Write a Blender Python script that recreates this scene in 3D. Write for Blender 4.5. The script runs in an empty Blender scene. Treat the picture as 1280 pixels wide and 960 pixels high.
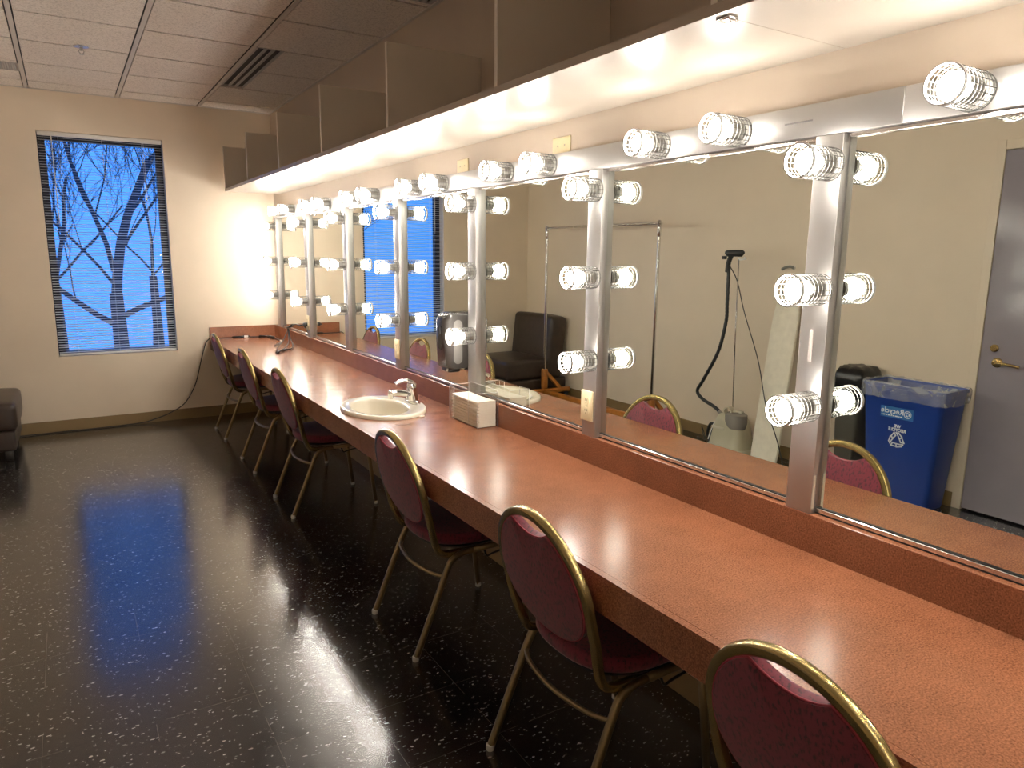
import bpy, bmesh, math, random
from mathutils import Vector, Matrix, noise
random.seed(7)
scene = bpy.context.scene
COL = scene.collection
PI = math.pi

# ------------------------------------------------------------------ dimensions
MX = -0.018                              # mirror face
L, H, W = 6.8206, 2.6948, 2.821          # far wall y, ceiling z, left wall at x=-W
YB = -2.4                                # wall behind the camera
ZC = 0.708                               # counter top
XC = -0.6127                             # counter front edge
ZB = 0.8119                              # backsplash top
XB = -0.0455                             # post face / backsplash face
ZT0, ZT1 = 1.7797, 1.8596                # light bar
ZS, XS = 1.9879, -0.4452                 # shelf underside, shelf front
WP = 0.0763                              # post width
WL, WR, WB, WT = -1.7686, -0.8837, 0.6192, 2.3926   # window opening
PITCH = 0.9144
P_NEAR = [1.0965 + PITCH * k for k in range(6, -3, -1)]   # first = farthest post
P_NEAR[0] = 6.579; P_NEAR[1] = 5.645; P_NEAR[2] = 4.72; P_NEAR[3] = 3.822; P_NEAR[4] = 2.922; P_NEAR[5] = 2.0114
Y_END = -0.80                            # near end of counter, bar and shelf
ORD = ['first', 'second', 'third', 'fourth', 'fifth', 'sixth', 'seventh', 'eighth', 'ninth']

# ------------------------------------------------------------------ materials
MATS = {}
def new_mat(name):
    m = bpy.data.materials.new(name); m.use_nodes = True
    nt = m.node_tree
    return m, nt, nt.nodes['Principled BSDF']

def mat(name, col, rough=0.5, metal=0.0, spec=0.5, var=0.0, scale=40.0, bump=0.0, bscale=200.0, coat=0.0, sheen=0.0):
    if name in MATS: return MATS[name]
    m, nt, b = new_mat(name)
    b.inputs['Base Color'].default_value = (*col, 1)
    b.inputs['Roughness'].default_value = rough
    b.inputs['Metallic'].default_value = metal
    b.inputs['Specular IOR Level'].default_value = spec
    if coat: b.inputs['Coat Weight'].default_value = coat
    if sheen: b.inputs['Sheen Weight'].default_value = sheen
    tc = nt.nodes.new('ShaderNodeTexCoord')
    if var:
        n = nt.nodes.new('ShaderNodeTexNoise'); n.inputs['Scale'].default_value = scale; n.inputs['Detail'].default_value = 4
        r = nt.nodes.new('ShaderNodeValToRGB')
        r.color_ramp.elements[0].position = 0.3; r.color_ramp.elements[1].position = 0.7
        r.color_ramp.elements[0].color = (*[c * (1 - var) for c in col], 1)
        r.color_ramp.elements[1].color = (*[min(1, c * (1 + var)) for c in col], 1)
        nt.links.new(tc.outputs['Object'], n.inputs['Vector'])
        nt.links.new(n.outputs['Fac'], r.inputs['Fac'])
        nt.links.new(r.outputs['Color'], b.inputs['Base Color'])
    if bump:
        n2 = nt.nodes.new('ShaderNodeTexNoise'); n2.inputs['Scale'].default_value = bscale; n2.inputs['Detail'].default_value = 3
        bp = nt.nodes.new('ShaderNodeBump'); bp.inputs['Strength'].default_value = bump; bp.inputs['Distance'].default_value = 0.002
        nt.links.new(tc.outputs['Object'], n2.inputs['Vector'])
        nt.links.new(n2.outputs['Fac'], bp.inputs['Height'])
        nt.links.new(bp.outputs['Normal'], b.inputs['Normal'])
    MATS[name] = m
    return m

wall_m = mat('beige wall paint', (0.72, 0.605, 0.465), 0.55, var=0.03, scale=3, bump=0.15, bscale=90)
wall_darkened_m = mat('darkened wall paint', (0.44, 0.36, 0.28), 0.55, var=0.03, scale=3, bump=0.15, bscale=90)  # wall colour darkened to offset the strong bulb light on the mirror wall
shelf_m = mat('darkened shelf laminate', (0.37, 0.325, 0.27), 0.34, var=0.06, scale=4)  # board colour darkened against the strong bulb light on its underside
divider_m = mat('lightened divider laminate', (0.72, 0.65, 0.55), 0.45, var=0.03, scale=4)  # divider colour lightened to make up for weak bounce light in the bays
base_m = mat('tan rubber baseboard', (0.22, 0.145, 0.06), 0.45)
alu_m = mat('satin aluminium', (0.41, 0.395, 0.375), 0.42, metal=0.85, var=0.04, scale=6)
alu_dark_m = mat('bright channel', (0.75, 0.72, 0.70), 0.22, metal=1.0)
gap_m = mat('black gap', (0.012, 0.011, 0.010), 0.6)
ivory_m = mat('ivory plastic', (0.66, 0.56, 0.34), 0.35)
ivory_dark_m = mat('slot brown', (0.05, 0.04, 0.03), 0.5)
screw_m = mat('screw steel', (0.45, 0.42, 0.36), 0.3, metal=1.0)
white_m = mat('white enamel', (0.80, 0.79, 0.76), 0.35)
ring_m = mat('grey enamel ring', (0.38, 0.37, 0.36), 0.35)
wire_m = mat('darkened guard wire', (0.07, 0.066, 0.058), 0.4)  # white wire coloured dark so the bulb inside does not wash it out
chrome_m = mat('chrome', (0.82, 0.82, 0.82), 0.08, metal=1.0)
gold_m = mat('gold painted metal', (0.33, 0.245, 0.095), 0.22, metal=0.75, spec=0.5)
leg_m = mat('gold leg metal', (0.27, 0.20, 0.10), 0.34, metal=0.75)
glide_m = mat('clear nylon glide', (0.62, 0.60, 0.55), 0.25)
black_m = mat('black plastic', (0.012, 0.012, 0.012), 0.4)
blackwire_m = mat('black bracket steel', (0.02, 0.02, 0.02), 0.35, metal=0.4)
leather_m = mat('dark brown leather', (0.035, 0.022, 0.016), 0.36, var=0.25, scale=18, bump=0.25, bscale=120)
seam_m = mat('leather piping', (0.03, 0.018, 0.013), 0.4)
porcelain_m = mat('cream porcelain', (0.72, 0.66, 0.53), 0.10, coat=0.4)
paper_m = mat('paper towel', (0.80, 0.74, 0.62), 0.9)
wood_m = mat('orange stained wood', (0.42, 0.15, 0.022), 0.35, var=0.25, scale=9)
blind_m = mat('white blind slat', (0.72, 0.70, 0.66), 0.45)
bronze_m = mat('dark window frame', (0.010, 0.010, 0.011), 0.4)
steam_m = mat('grey steamer plastic', (0.46, 0.42, 0.30), 0.4)
steam_pale_m = mat('pale steamer plastic', (0.58, 0.54, 0.42), 0.4)
board_m = mat('cream ironing cover', (0.80, 0.74, 0.61), 0.85, var=0.06, scale=20, bump=0.4, bscale=40)
bin_m = mat('blue bin plastic', (0.010, 0.040, 0.235), 0.32)
label_m = mat('light blue label', (0.035, 0.16, 0.42), 0.4)
print_m = mat('white print', (0.80, 0.82, 0.85), 0.5)
bag_m = mat('black bag plastic', (0.010, 0.010, 0.010), 0.25)
greybin_m = mat('dark grey bin', (0.075, 0.068, 0.052), 0.5)
door_m = mat('grey violet door paint', (0.30, 0.27, 0.305), 0.11, var=0.04, scale=5, bump=0.22, bscale=45)
brass_m = mat('brass handle', (0.50, 0.36, 0.15), 0.25, metal=1.0)
frame_paint_m = mat('painted door frame', (0.72, 0.61, 0.47), 0.45)
vent_m = mat('vent metal', (0.42, 0.39, 0.37), 0.45)
tbar_m = mat('ceiling tee bar', (0.56, 0.51, 0.46), 0.5)
bark_m = mat('dusky bark', (0.055, 0.055, 0.062), 0.9)
snow_m = mat('pale ground', (0.8, 0.8, 0.82), 0.9)
soap_m = mat('soap', (0.78, 0.66, 0.56), 0.4)
socket_m = mat('lamp socket', (0.20, 0.19, 0.17), 0.35, metal=0.5)

# ceiling tile with small pits
def tile_mat():
    m, nt, b = new_mat('mineral ceiling tile')
    tc = nt.nodes.new('ShaderNodeTexCoord')
    n = nt.nodes.new('ShaderNodeTexNoise'); n.inputs['Scale'].default_value = 110; n.inputs['Detail'].default_value = 5; n.inputs['Roughness'].default_value = 0.75
    r = nt.nodes.new('ShaderNodeValToRGB')
    r.color_ramp.elements[0].position = 0.34; r.color_ramp.elements[0].color = (0.46, 0.40, 0.35, 1)
    r.color_ramp.elements[1].position = 0.52; r.color_ramp.elements[1].color = (0.78, 0.71, 0.64, 1)
    nt.links.new(tc.outputs['Object'], n.inputs['Vector']); nt.links.new(n.outputs['Fac'], r.inputs['Fac'])
    nt.links.new(r.outputs['Color'], b.inputs['Base Color'])
    bp = nt.nodes.new('ShaderNodeBump'); bp.inputs['Strength'].default_value = 0.5; bp.inputs['Distance'].default_value = 0.003
    nt.links.new(n.outputs['Fac'], bp.inputs['Height']); nt.links.new(bp.outputs['Normal'], b.inputs['Normal'])
    b.inputs['Roughness'].default_value = 0.9
    return m
tile_m = tile_mat()

# black vinyl floor tiles with pale chips, seams, scuffs
def floor_mat():
    m, nt, b = new_mat('black speckled vinyl tile')
    N, K = nt.nodes, nt.links
    tc = N.new('ShaderNodeTexCoord')
    # chips: two stretched voronoi layers
    masks = []
    for sc, rot, st, thr, keep in ((30, 0.4, (1, 2.6, 1), 0.20, 0.78), (36, 2.0, (1, 2.4, 1), 0.20, 0.78), (70, 1.2, (1, 2.0, 1), 0.21, 0.70)):
        mp = N.new('ShaderNodeMapping'); mp.inputs['Rotation'].default_value = (0, 0, rot); mp.inputs['Scale'].default_value = st
        wob = N.new('ShaderNodeTexNoise'); wob.inputs['Scale'].default_value = 60
        add = N.new('ShaderNodeMixRGB'); add.blend_type = 'ADD'; add.inputs['Fac'].default_value = 0.012
        K.new(tc.outputs['Object'], wob.inputs['Vector'])
        K.new(tc.outputs['Object'], add.inputs['Color1']); K.new(wob.outputs['Color'], add.inputs['Color2'])
        K.new(add.outputs['Color'], mp.inputs['Vector'])
        v = N.new('ShaderNodeTexVoronoi'); v.inputs['Scale'].default_value = sc
        K.new(mp.outputs['Vector'], v.inputs['Vector'])
        lt = N.new('ShaderNodeMath'); lt.operation = 'LESS_THAN'; lt.inputs[1].default_value = thr
        K.new(v.outputs['Distance'], lt.inputs[0])
        sp = N.new('ShaderNodeSeparateColor'); K.new(v.outputs['Color'], sp.inputs['Color'])
        gt = N.new('ShaderNodeMath'); gt.operation = 'GREATER_THAN'; gt.inputs[1].default_value = keep
        K.new(sp.outputs['Red'], gt.inputs[0])
        mu = N.new('ShaderNodeMath'); mu.operation = 'MULTIPLY'; K.new(lt.outputs[0], mu.inputs[0]); K.new(gt.outputs[0], mu.inputs[1])
        mu2 = N.new('ShaderNodeMath'); mu2.operation = 'MULTIPLY'; K.new(mu.outputs[0], mu2.inputs[0]); K.new(sp.outputs['Green'], mu2.inputs[1])
        masks.append(mu2)
    mx = N.new('ShaderNodeMath'); mx.operation = 'MAXIMUM'; K.new(masks[0].outputs[0], mx.inputs[0]); K.new(masks[1].outputs[0], mx.inputs[1])
    mx2 = N.new('ShaderNodeMath'); mx2.operation = 'MAXIMUM'; K.new(mx.outputs[0], mx2.inputs[0]); K.new(masks[2].outputs[0], mx2.inputs[1])
    base = N.new('ShaderNodeTexNoise'); base.inputs['Scale'].default_value = 9; base.inputs['Detail'].default_value = 6
    K.new(tc.outputs['Object'], base.inputs['Vector'])
    r = N.new('ShaderNodeValToRGB')
    r.color_ramp.elements[0].position = 0.3; r.color_ramp.elements[0].color = (0.010, 0.0095, 0.0095, 1)
    r.color_ramp.elements[1].position = 0.75; r.color_ramp.elements[1].color = (0.020, 0.0185, 0.018, 1)
    K.new(base.outputs['Fac'], r.inputs['Fac'])
    mix = N.new('ShaderNodeMixRGB'); K.new(mx2.outputs[0], mix.inputs['Fac']); K.new(r.outputs['Color'], mix.inputs['Color1'])
    mix.inputs['Color2'].default_value = (0.55, 0.53, 0.50, 1)
    # seams (0.305 m tiles)
    sx = N.new('ShaderNodeSeparateXYZ'); K.new(tc.outputs['Object'], sx.inputs['Vector'])
    seams = []
    for axis, off in (('X', 0.935), ('Y', 0.12)):
        a = N.new('ShaderNodeMath'); a.operation = 'ADD'; a.inputs[1].default_value = off + 30.48
        K.new(sx.outputs[axis], a.inputs[0])
        mo = N.new('ShaderNodeMath'); mo.operation = 'MODULO'; mo.inputs[1].default_value = 0.3048; K.new(a.outputs[0], mo.inputs[0])
        l = N.new('ShaderNodeMath'); l.operation = 'LESS_THAN'; l.inputs[1].default_value = 0.0016; K.new(mo.outputs[0], l.inputs[0])
        seams.append(l)
    sm = N.new('ShaderNodeMath'); sm.operation = 'MAXIMUM'; K.new(seams[0].outputs[0], sm.inputs[0]); K.new(seams[1].outputs[0], sm.inputs[1])
    sn = N.new('ShaderNodeTexNoise'); sn.inputs['Scale'].default_value = 1.7; K.new(tc.outputs['Object'], sn.inputs['Vector'])
    sg = N.new('ShaderNodeMath'); sg.operation = 'GREATER_THAN'; sg.inputs[1].default_value = 0.50; K.new(sn.outputs['Fac'], sg.inputs[0])
    sm2 = N.new('ShaderNodeMath'); sm2.operation = 'MULTIPLY'; K.new(sm.outputs[0], sm2.inputs[0]); K.new(sg.outputs[0], sm2.inputs[1])
    mix2 = N.new('ShaderNodeMixRGB'); K.new(sm2.outputs[0], mix2.inputs['Fac']); K.new(mix.outputs['Color'], mix2.inputs['Color1'])
    mix2.inputs['Color2'].default_value = (0.12, 0.10, 0.08, 1)
    K.new(mix2.outputs['Color'], b.inputs['Base Color'])
    # worn polish
    rn = N.new('ShaderNodeTexNoise'); rn.inputs['Scale'].default_value = 5; rn.inputs['Detail'].default_value = 8; rn.inputs['Roughness'].default_value = 0.7
    K.new(tc.outputs['Object'], rn.inputs['Vector'])
    rr = N.new('ShaderNodeMapRange'); rr.inputs['From Min'].default_value = 0.3; rr.inputs['From Max'].default_value = 0.7
    rr.inputs['To Min'].default_value = 0.13; rr.inputs['To Max'].default_value = 0.25
    K.new(rn.outputs['Fac'], rr.inputs['Value']); K.new(rr.outputs['Result'], b.inputs['Roughness'])
    b.inputs['Specular IOR Level'].default_value = 1.0; b.inputs['Coat Weight'].default_value = 0.7; b.inputs['Coat Roughness'].default_value = 0.20
    bn = N.new('ShaderNodeTexNoise'); bn.inputs['Scale'].default_value = 14; bn.inputs['Detail'].default_value = 5
    K.new(tc.outputs['Object'], bn.inputs['Vector'])
    bp = N.new('ShaderNodeBump'); bp.inputs['Strength'].default_value = 0.11; bp.inputs['Distance'].default_value = 0.004
    K.new(bn.outputs['Fac'], bp.inputs['Height']); K.new(bp.outputs['Normal'], b.inputs['Normal'])
    return m
floor_m = floor_mat()

def counter_mat(name, c0, c1, rough):
    m, nt, b = new_mat(name)
    N, K = nt.nodes, nt.links
    tc = N.new('ShaderNodeTexCoord')
    n = N.new('ShaderNodeTexNoise'); n.inputs['Scale'].default_value = 260; n.inputs['Detail'].default_value = 3
    K.new(tc.outputs['Object'], n.inputs['Vector'])
    n2 = N.new('ShaderNodeTexNoise'); n2.inputs['Scale'].default_value = 12; n2.inputs['Detail'].default_value = 4
    K.new(tc.outputs['Object'], n2.inputs['Vector'])
    ad = N.new('ShaderNodeMath'); ad.operation = 'MULTIPLY_ADD'; ad.inputs[1].default_value = 0.2
    K.new(n2.outputs['Fac'], ad.inputs[0]); K.new(n.outputs['Fac'], ad.inputs[2])
    r = N.new('ShaderNodeValToRGB')
    r.color_ramp.elements[0].position = 0.42; r.color_ramp.elements[0].color = (*c0, 1)
    r.color_ramp.elements[1].position = 0.78; r.color_ramp.elements[1].color = (*c1, 1)
    K.new(ad.outputs[0], r.inputs['Fac']); K.new(r.outputs['Color'], b.inputs['Base Color'])
    b.inputs['Roughness'].default_value = rough
    bp = N.new('ShaderNodeBump'); bp.inputs['Strength'].default_value = 0.08; bp.inputs['Distance'].default_value = 0.001
    K.new(n.outputs['Fac'], bp.inputs['Height']); K.new(bp.outputs['Normal'], b.inputs['Normal'])
    return m
counter_m = counter_mat('terracotta laminate', (0.150, 0.055, 0.027), (0.335, 0.131, 0.064), 0.25)

def fabric_mat():
    m, nt, b = new_mat('burgundy flecked fabric')
    N, K = nt.nodes, nt.links
    tc = N.new('ShaderNodeTexCoord')
    mp = N.new('ShaderNodeMapping'); mp.inputs['Scale'].default_value = (1, 1, 0.55); mp.inputs['Rotation'].default_value = (0.5, 0, 0)
    K.new(tc.outputs['Object'], mp.inputs['Vector'])
    n = N.new('ShaderNodeTexNoise'); n.inputs['Scale'].default_value = 135; n.inputs['Detail'].default_value = 2.5
    K.new(mp.outputs['Vector'], n.inputs['Vector'])
    r = N.new('ShaderNodeValToRGB')
    r.color_ramp.elements[0].position = 0.33; r.color_ramp.elements[0].color = (0.032, 0.003, 0.008, 1)
    r.color_ramp.elements[1].position = 0.50; r.color_ramp.elements[1].color = (0.150, 0.012, 0.027, 1)
    K.new(n.outputs['Fac'], r.inputs['Fac']); K.new(r.outputs['Color'], b.inputs['Base Color'])
    b.inputs['Roughness'].default_value = 0.85
    b.inputs['Sheen Weight'].default_value = 0.25
    return m
fabric_m = fabric_mat()
piping_m = mat('burgundy piping', (0.30, 0.03, 0.05), 0.7)

def mirror_mat():
    m, nt, b = new_mat('mirror glass')
    b.inputs['Base Color'].default_value = (0.80, 0.83, 0.77, 1)
    b.inputs['Metallic'].default_value = 1.0
    b.inputs['Roughness'].default_value = 0.0
    return m
mirror_m = mirror_mat()

def glass_mat(name, tint, gloss=0.06, rough=0.02):
    m = bpy.data.materials.new(name); m.use_nodes = True
    nt = m.node_tree; nt.nodes.clear()
    o = nt.nodes.new('ShaderNodeOutputMaterial'); t = nt.nodes.new('ShaderNodeBsdfTransparent'); g = nt.nodes.new('ShaderNodeBsdfGlossy')
    mx = nt.nodes.new('ShaderNodeMixShader'); f = nt.nodes.new('ShaderNodeFresnel'); f.inputs['IOR'].default_value = 1.45
    t.inputs['Color'].default_value = (*tint, 1); g.inputs['Roughness'].default_value = rough
    ml = nt.nodes.new('ShaderNodeMath'); ml.operation = 'ADD'; ml.inputs[1].default_value = gloss
    ge = nt.nodes.new('ShaderNodeNewGeometry'); iv = nt.nodes.new('ShaderNodeMath'); iv.operation = 'SUBTRACT'; iv.inputs[0].default_value = 1.0; nt.links.new(ge.outputs['Backfacing'], iv.inputs[1])
    m2 = nt.nodes.new('ShaderNodeMath'); m2.operation = 'MULTIPLY'
    nt.links.new(f.outputs[0], ml.inputs[0]); nt.links.new(ml.outputs[0], m2.inputs[0]); nt.links.new(iv.outputs[0], m2.inputs[1]); nt.links.new(m2.outputs[0], mx.inputs[0])
    nt.links.new(t.outputs[0], mx.inputs[1]); nt.links.new(g.outputs[0], mx.inputs[2]); nt.links.new(mx.outputs[0], o.inputs['Surface'])
    return m
pane_m = glass_mat('window pane', (0.93, 0.95, 0.97), 0.0)
acrylic_m = glass_mat('clear acrylic', (0.975, 0.975, 0.97), 0.05)
smoke_m = glass_mat('smoky plastic', (0.38, 0.36, 0.33), 0.08, 0.1)

def liner_mat():
    m = bpy.data.materials.new('clear bag film'); m.use_nodes = True
    nt = m.node_tree; nt.nodes.clear()
    o = nt.nodes.new('ShaderNodeOutputMaterial'); t = nt.nodes.new('ShaderNodeBsdfTransparent')
    p = nt.nodes.new('ShaderNodeBsdfPrincipled'); p.inputs['Base Color'].default_value = (0.75, 0.76, 0.78, 1); p.inputs['Roughness'].default_value = 0.2
    mx = nt.nodes.new('ShaderNodeMixShader'); 
    tc = nt.nodes.new('ShaderNodeTexCoord'); n = nt.nodes.new('ShaderNodeTexNoise'); n.inputs['Scale'].default_value = 7; n.inputs['Detail'].default_value = 3; n.inputs['Distortion'].default_value = 1.5
    mr = nt.nodes.new('ShaderNodeMapRange'); mr.inputs['From Min'].default_value = 0.35; mr.inputs['From Max'].default_value = 0.7
    mr.inputs['To Min'].default_value = 0.16; mr.inputs['To Max'].default_value = 0.42
    nt.links.new(tc.outputs['Object'], n.inputs['Vector']); nt.links.new(n.outputs['Fac'], mr.inputs['Value']); nt.links.new(mr.outputs['Result'], mx.inputs[0])
    nt.links.new(t.outputs[0], mx.inputs[1]); nt.links.new(p.outputs[0], mx.inputs[2]); nt.links.new(mx.outputs[0], o.inputs['Surface'])
    return m
liner_m = liner_mat()

BULB = 182.0
def emit_mat():
    m = bpy.data.materials.new('lit frosted bulb'); m.use_nodes = True
    nt = m.node_tree; nt.nodes.clear()
    o = nt.nodes.new('ShaderNodeOutputMaterial'); e = nt.nodes.new('ShaderNodeEmission')
    e.inputs['Color'].default_value = (1.0, 0.94, 0.86, 1)
    tc = nt.nodes.new('ShaderNodeTexCoord'); sx = nt.nodes.new('ShaderNodeSeparateXYZ'); mr = nt.nodes.new('ShaderNodeMapRange')
    mr.inputs['From Min'].default_value = -0.088; mr.inputs['From Max'].default_value = -0.060      # lamp axis: globe towards -x, neck towards the socket
    mr.inputs['To Min'].default_value = BULB; mr.inputs['To Max'].default_value = BULB * 0.14
    nt.links.new(tc.outputs['Object'], sx.inputs['Vector']); nt.links.new(sx.outputs['X'], mr.inputs['Value']); nt.links.new(mr.outputs['Result'], e.inputs['Strength'])
    nt.links.new(e.outputs[0], o.inputs['Surface'])
    return m
bulb_m = emit_mat()

# ------------------------------------------------------------------ mesh helpers
def smooth(bm, ang=35):
    for f in bm.faces: f.smooth = True
    lim = math.radians(ang)
    for e in bm.edges:
        if len(e.link_faces) == 2 and e.calc_face_angle(0) > lim: e.smooth = False

def obj(name, bm, m, parent=None, sm=True, ang=35, kind=None):
    if sm: smooth(bm, ang)
    me = bpy.data.meshes.new(name); bm.to_mesh(me); bm.free()
    me.materials.append(m)
    o = bpy.data.objects.new(name, me); COL.objects.link(o)
    if parent: o.parent = parent
    if kind: o['kind'] = kind
    return o

def thing(name, label, cat, loc=(0, 0, 0), rz=0.0, group=None):
    o = bpy.data.objects.new(name, None); COL.objects.link(o)
    o.location = loc; o.rotation_euler = (0, 0, rz)
    o.empty_display_size = 0.1
    o['label'] = label; o['category'] = cat
    if group: o['group'] = group
    return o

def tag(o, label, cat, group=None):
    o['label'] = label; o['category'] = cat
    if group: o['group'] = group
    return o

def struct(name, bm, m, parent=None, sm=False):
    return obj(name, bm, m, parent, sm=sm, kind='structure')

def dup(root, loc, rz=None, label=None, group=None):
    r = root.copy(); COL.objects.link(r); r.location = loc
    if rz is not None: r.rotation_euler = (0, 0, rz)
    if label: r['label'] = label
    if group: r['group'] = group
    for ch in root.children:
        c = ch.copy(); COL.objects.link(c); c.parent = r
        for g in ch.children:
            d = g.copy(); COL.objects.link(d); d.parent = c
    return r

def box(bm, x0, x1, y0, y1, z0, z1, bev=0.0, seg=2, M=None):
    b = bmesh.new() if bev or M else bm
    vs = [b.verts.new((x, y, z)) for x in (x0, x1) for y in (y0, y1) for z in (z0, z1)]
    for q in ((0, 1, 3, 2), (4, 6, 7, 5), (0, 4, 5, 1), (2, 3, 7, 6), (0, 2, 6, 4), (1, 5, 7, 3)):
        b.faces.new([vs[i] for i in q])
    if b is not bm:
        if bev: bmesh.ops.bevel(b, geom=b.edges[:], offset=bev, segments=seg, profile=0.5, affect='EDGES')
        if M: bmesh.ops.transform(b, matrix=M, verts=b.verts[:])
        merge(bm, b)
    return bm

def merge(bm, b):
    mp = {v: bm.verts.new(v.co) for v in b.verts}
    for f in b.faces:
        try: bm.faces.new([mp[v] for v in f.verts])
        except ValueError: pass
    b.free()

def mb(): return bmesh.new()

def catmull(pts, n=8, closed=False):
    P = [Vector(p) for p in pts]; out = []
    m = len(P)
    rng = range(m) if closed else range(m - 1)
    for i in rng:
        if closed: a, b, c, d = P[(i - 1) % m], P[i], P[(i + 1) % m], P[(i + 2) % m]
        else:
            b, c = P[i], P[i + 1]
            a = P[i - 1] if i else b * 2 - c
            d = P[i + 2] if i + 2 < m else c * 2 - b
        for k in range(n):
            t = k / n
            out.append(0.5 * ((2 * b) + (c - a) * t + (2 * a - 5 * b + 4 * c - d) * t * t + (3 * b - a - 3 * c + d) * t ** 3))
    if not closed: out.append(P[-1].copy())
    return out

def tube(bm, pts, r, seg=8, closed=False, ref=None, ry=None, sq=1.0, caps=True):
    """sweep a (super)elliptic section along pts; ref = fixed side axis when given; r may be a list"""
    P = [Vector(p) for p in pts]; n = len(P)
    T = []
    for i in range(n):
        a = P[(i - 1) % n] if (closed or i) else P[i]
        c = P[(i + 1) % n] if (closed or i < n - 1) else P[i]
        T.append((c - a).normalized())
    if ref is not None: U = [(Vector(ref) - T[i] * T[i].dot(Vector(ref))).normalized() for i in range(n)]
    else:
        t0 = T[0]; s = Vector((0, 0, 1)) if abs(t0.z) < 0.9 else Vector((1, 0, 0))
        u = (s - t0 * s.dot(t0)).normalized(); U = [u]
        for i in range(1, n):
            u = U[-1] - T[i] * U[-1].dot(T[i]); U.append(u.normalized())
    rings = []
    for i in range(n):
        V = T[i].cross(U[i]); rr = r[i] if isinstance(r, (list, tuple)) else r
        r2 = (ry if ry is not None else rr)
        ring = []
        for k in range(seg):
            a = 2 * PI * (k + 0.5) / seg
            c, s = math.cos(a), math.sin(a)
            c = math.copysign(abs(c) ** sq, c); s = math.copysign(abs(s) ** sq, s)
            ring.append(bm.verts.new(P[i] + U[i] * (c * rr) + V * (s * r2)))
        rings.append(ring)
    for i in range(n if closed else n - 1):
        A, B = rings[i], rings[(i + 1) % n]
        for k in range(seg): bm.faces.new((A[k], A[(k + 1) % seg], B[(k + 1) % seg], B[k]))
    if caps and not closed:
        bm.faces.new(rings[0][::-1]); bm.faces.new(rings[-1])
    return bm

def lathe(bm, prof, seg=24, M=None, sx=1.0, sy=1.0, cx=None):
    """prof = [(r, z)], optional per-ring centre offset cx"""
    rings = []
    for i, (r, z) in enumerate(prof):
        ox = cx[i] if cx else 0.0
        if r < 1e-6: rings.append([bm.verts.new((ox, 0, z))])
        else: rings.append([bm.verts.new((ox + r * sx * math.cos(2 * PI * k / seg), r * sy * math.sin(2 * PI * k / seg), z)) for k in range(seg)])
    new = [v for rg in rings for v in rg]
    for A, B in zip(rings, rings[1:]):
        for k in range(seg):
            k2 = (k + 1) % seg
            if len(A) == 1 and len(B) == 1: continue
            if len(A) == 1: bm.faces.new((A[0], B[k], B[k2]))
            elif len(B) == 1: bm.faces.new((A[k], A[k2], B[0]))
            else: bm.faces.new((A[k], A[k2], B[k2], B[k]))
    if M: bmesh.ops.transform(bm, matrix=M, verts=new)
    bmesh.ops.recalc_face_normals(bm, faces=bm.faces[:])
    return bm

def polar_pad(bm, R, n, M, thick_f, thick_b, edge=0.35, rings=8):
    """cushion: outline radius R(theta) in local (u, v); front bulge thick_f along +w, back thick_b along -w. M maps (u, v, w)."""
    def side(sgn, T):
        rows = []
        for j in range(rings + 1):
            q = math.sin(PI / 2 * j / rings)      # denser near the edge
            w = sgn * T * (edge + (1 - edge) * (1 - q ** 2.4)) if j < rings else sgn * T * edge * 0.55
            if j == 0: rows.append([bm.verts.new(M @ Vector((0, 0, w)))])
            else: rows.append([bm.verts.new(M @ Vector((R(2 * PI * k / n) * q * math.cos(2 * PI * k / n), R(2 * PI * k / n) * q * math.sin(2 * PI * k / n), w))) for k in range(n)])
        for A, B in zip(rows, rows[1:]):
            for k in range(n):
                k2 = (k + 1) % n
                if len(A) == 1: bm.faces.new((A[0], B[k], B[k2]))
                else: bm.faces.new((A[k], B[k], B[k2], A[k2]))
        return rows[-1]
    a = side(1, thick_f); b = side(-1, thick_b)
    for k in range(n): bm.faces.new((a[k], b[k], b[(k + 1) % n], a[(k + 1) % n]))
    bmesh.ops.recalc_face_normals(bm, faces=bm.faces[:])
    return a, b

def prism(bm, poly, d0, d1, M):
    """extrude 2-D polygon (u, v) from w=d0 to w=d1 through matrix M"""
    a = [bm.verts.new(M @ Vector((u, v, d0))) for u, v in poly]
    b = [bm.verts.new(M @ Vector((u, v, d1))) for u, v in poly]
    n = len(poly)
    bm.faces.new(a[::-1]); bm.faces.new(b)
    for i in range(n): bm.faces.new((a[i], a[(i + 1) % n], b[(i + 1) % n], b[i]))
    bmesh.ops.recalc_face_normals(bm, faces=bm.faces[:])
    return bm

def basis(X, Y, Z, O=(0, 0, 0)):
    X, Y, Z = Vector(X), Vector(Y), Vector(Z)
    return Matrix(((X.x, Y.x, Z.x, O[0]), (X.y, Y.y, Z.y, O[1]), (X.z, Y.z, Z.z, O[2]), (0, 0, 0, 1)))

WALLX = basis((0, 1, 0), (0, 0, 1), (1, 0, 0))        # (u, v, w) -> (y, z, x)

def text_bm(s, size, M, depth=0.0006, align='CENTER', bold=0.0):
    cu = bpy.data.curves.new('lettering', 'FONT'); cu.body = s; cu.size = size; cu.align_x = align; cu.align_y = 'CENTER'
    cu.extrude = depth; cu.resolution_u = 3; cu.offset = bold
    o = bpy.data.objects.new('lettering', cu); COL.objects.link(o)
    bpy.context.view_layer.update()
    me = bpy.data.meshes.new_from_object(o.evaluated_get(bpy.context.evaluated_depsgraph_get()))
    bpy.data.objects.remove(o); bpy.data.curves.remove(cu)
    bm = bmesh.new(); bm.from_mesh(me); bpy.data.meshes.remove(me)
    bmesh.ops.transform(bm, matrix=M, verts=bm.verts[:])
    return bm

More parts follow.
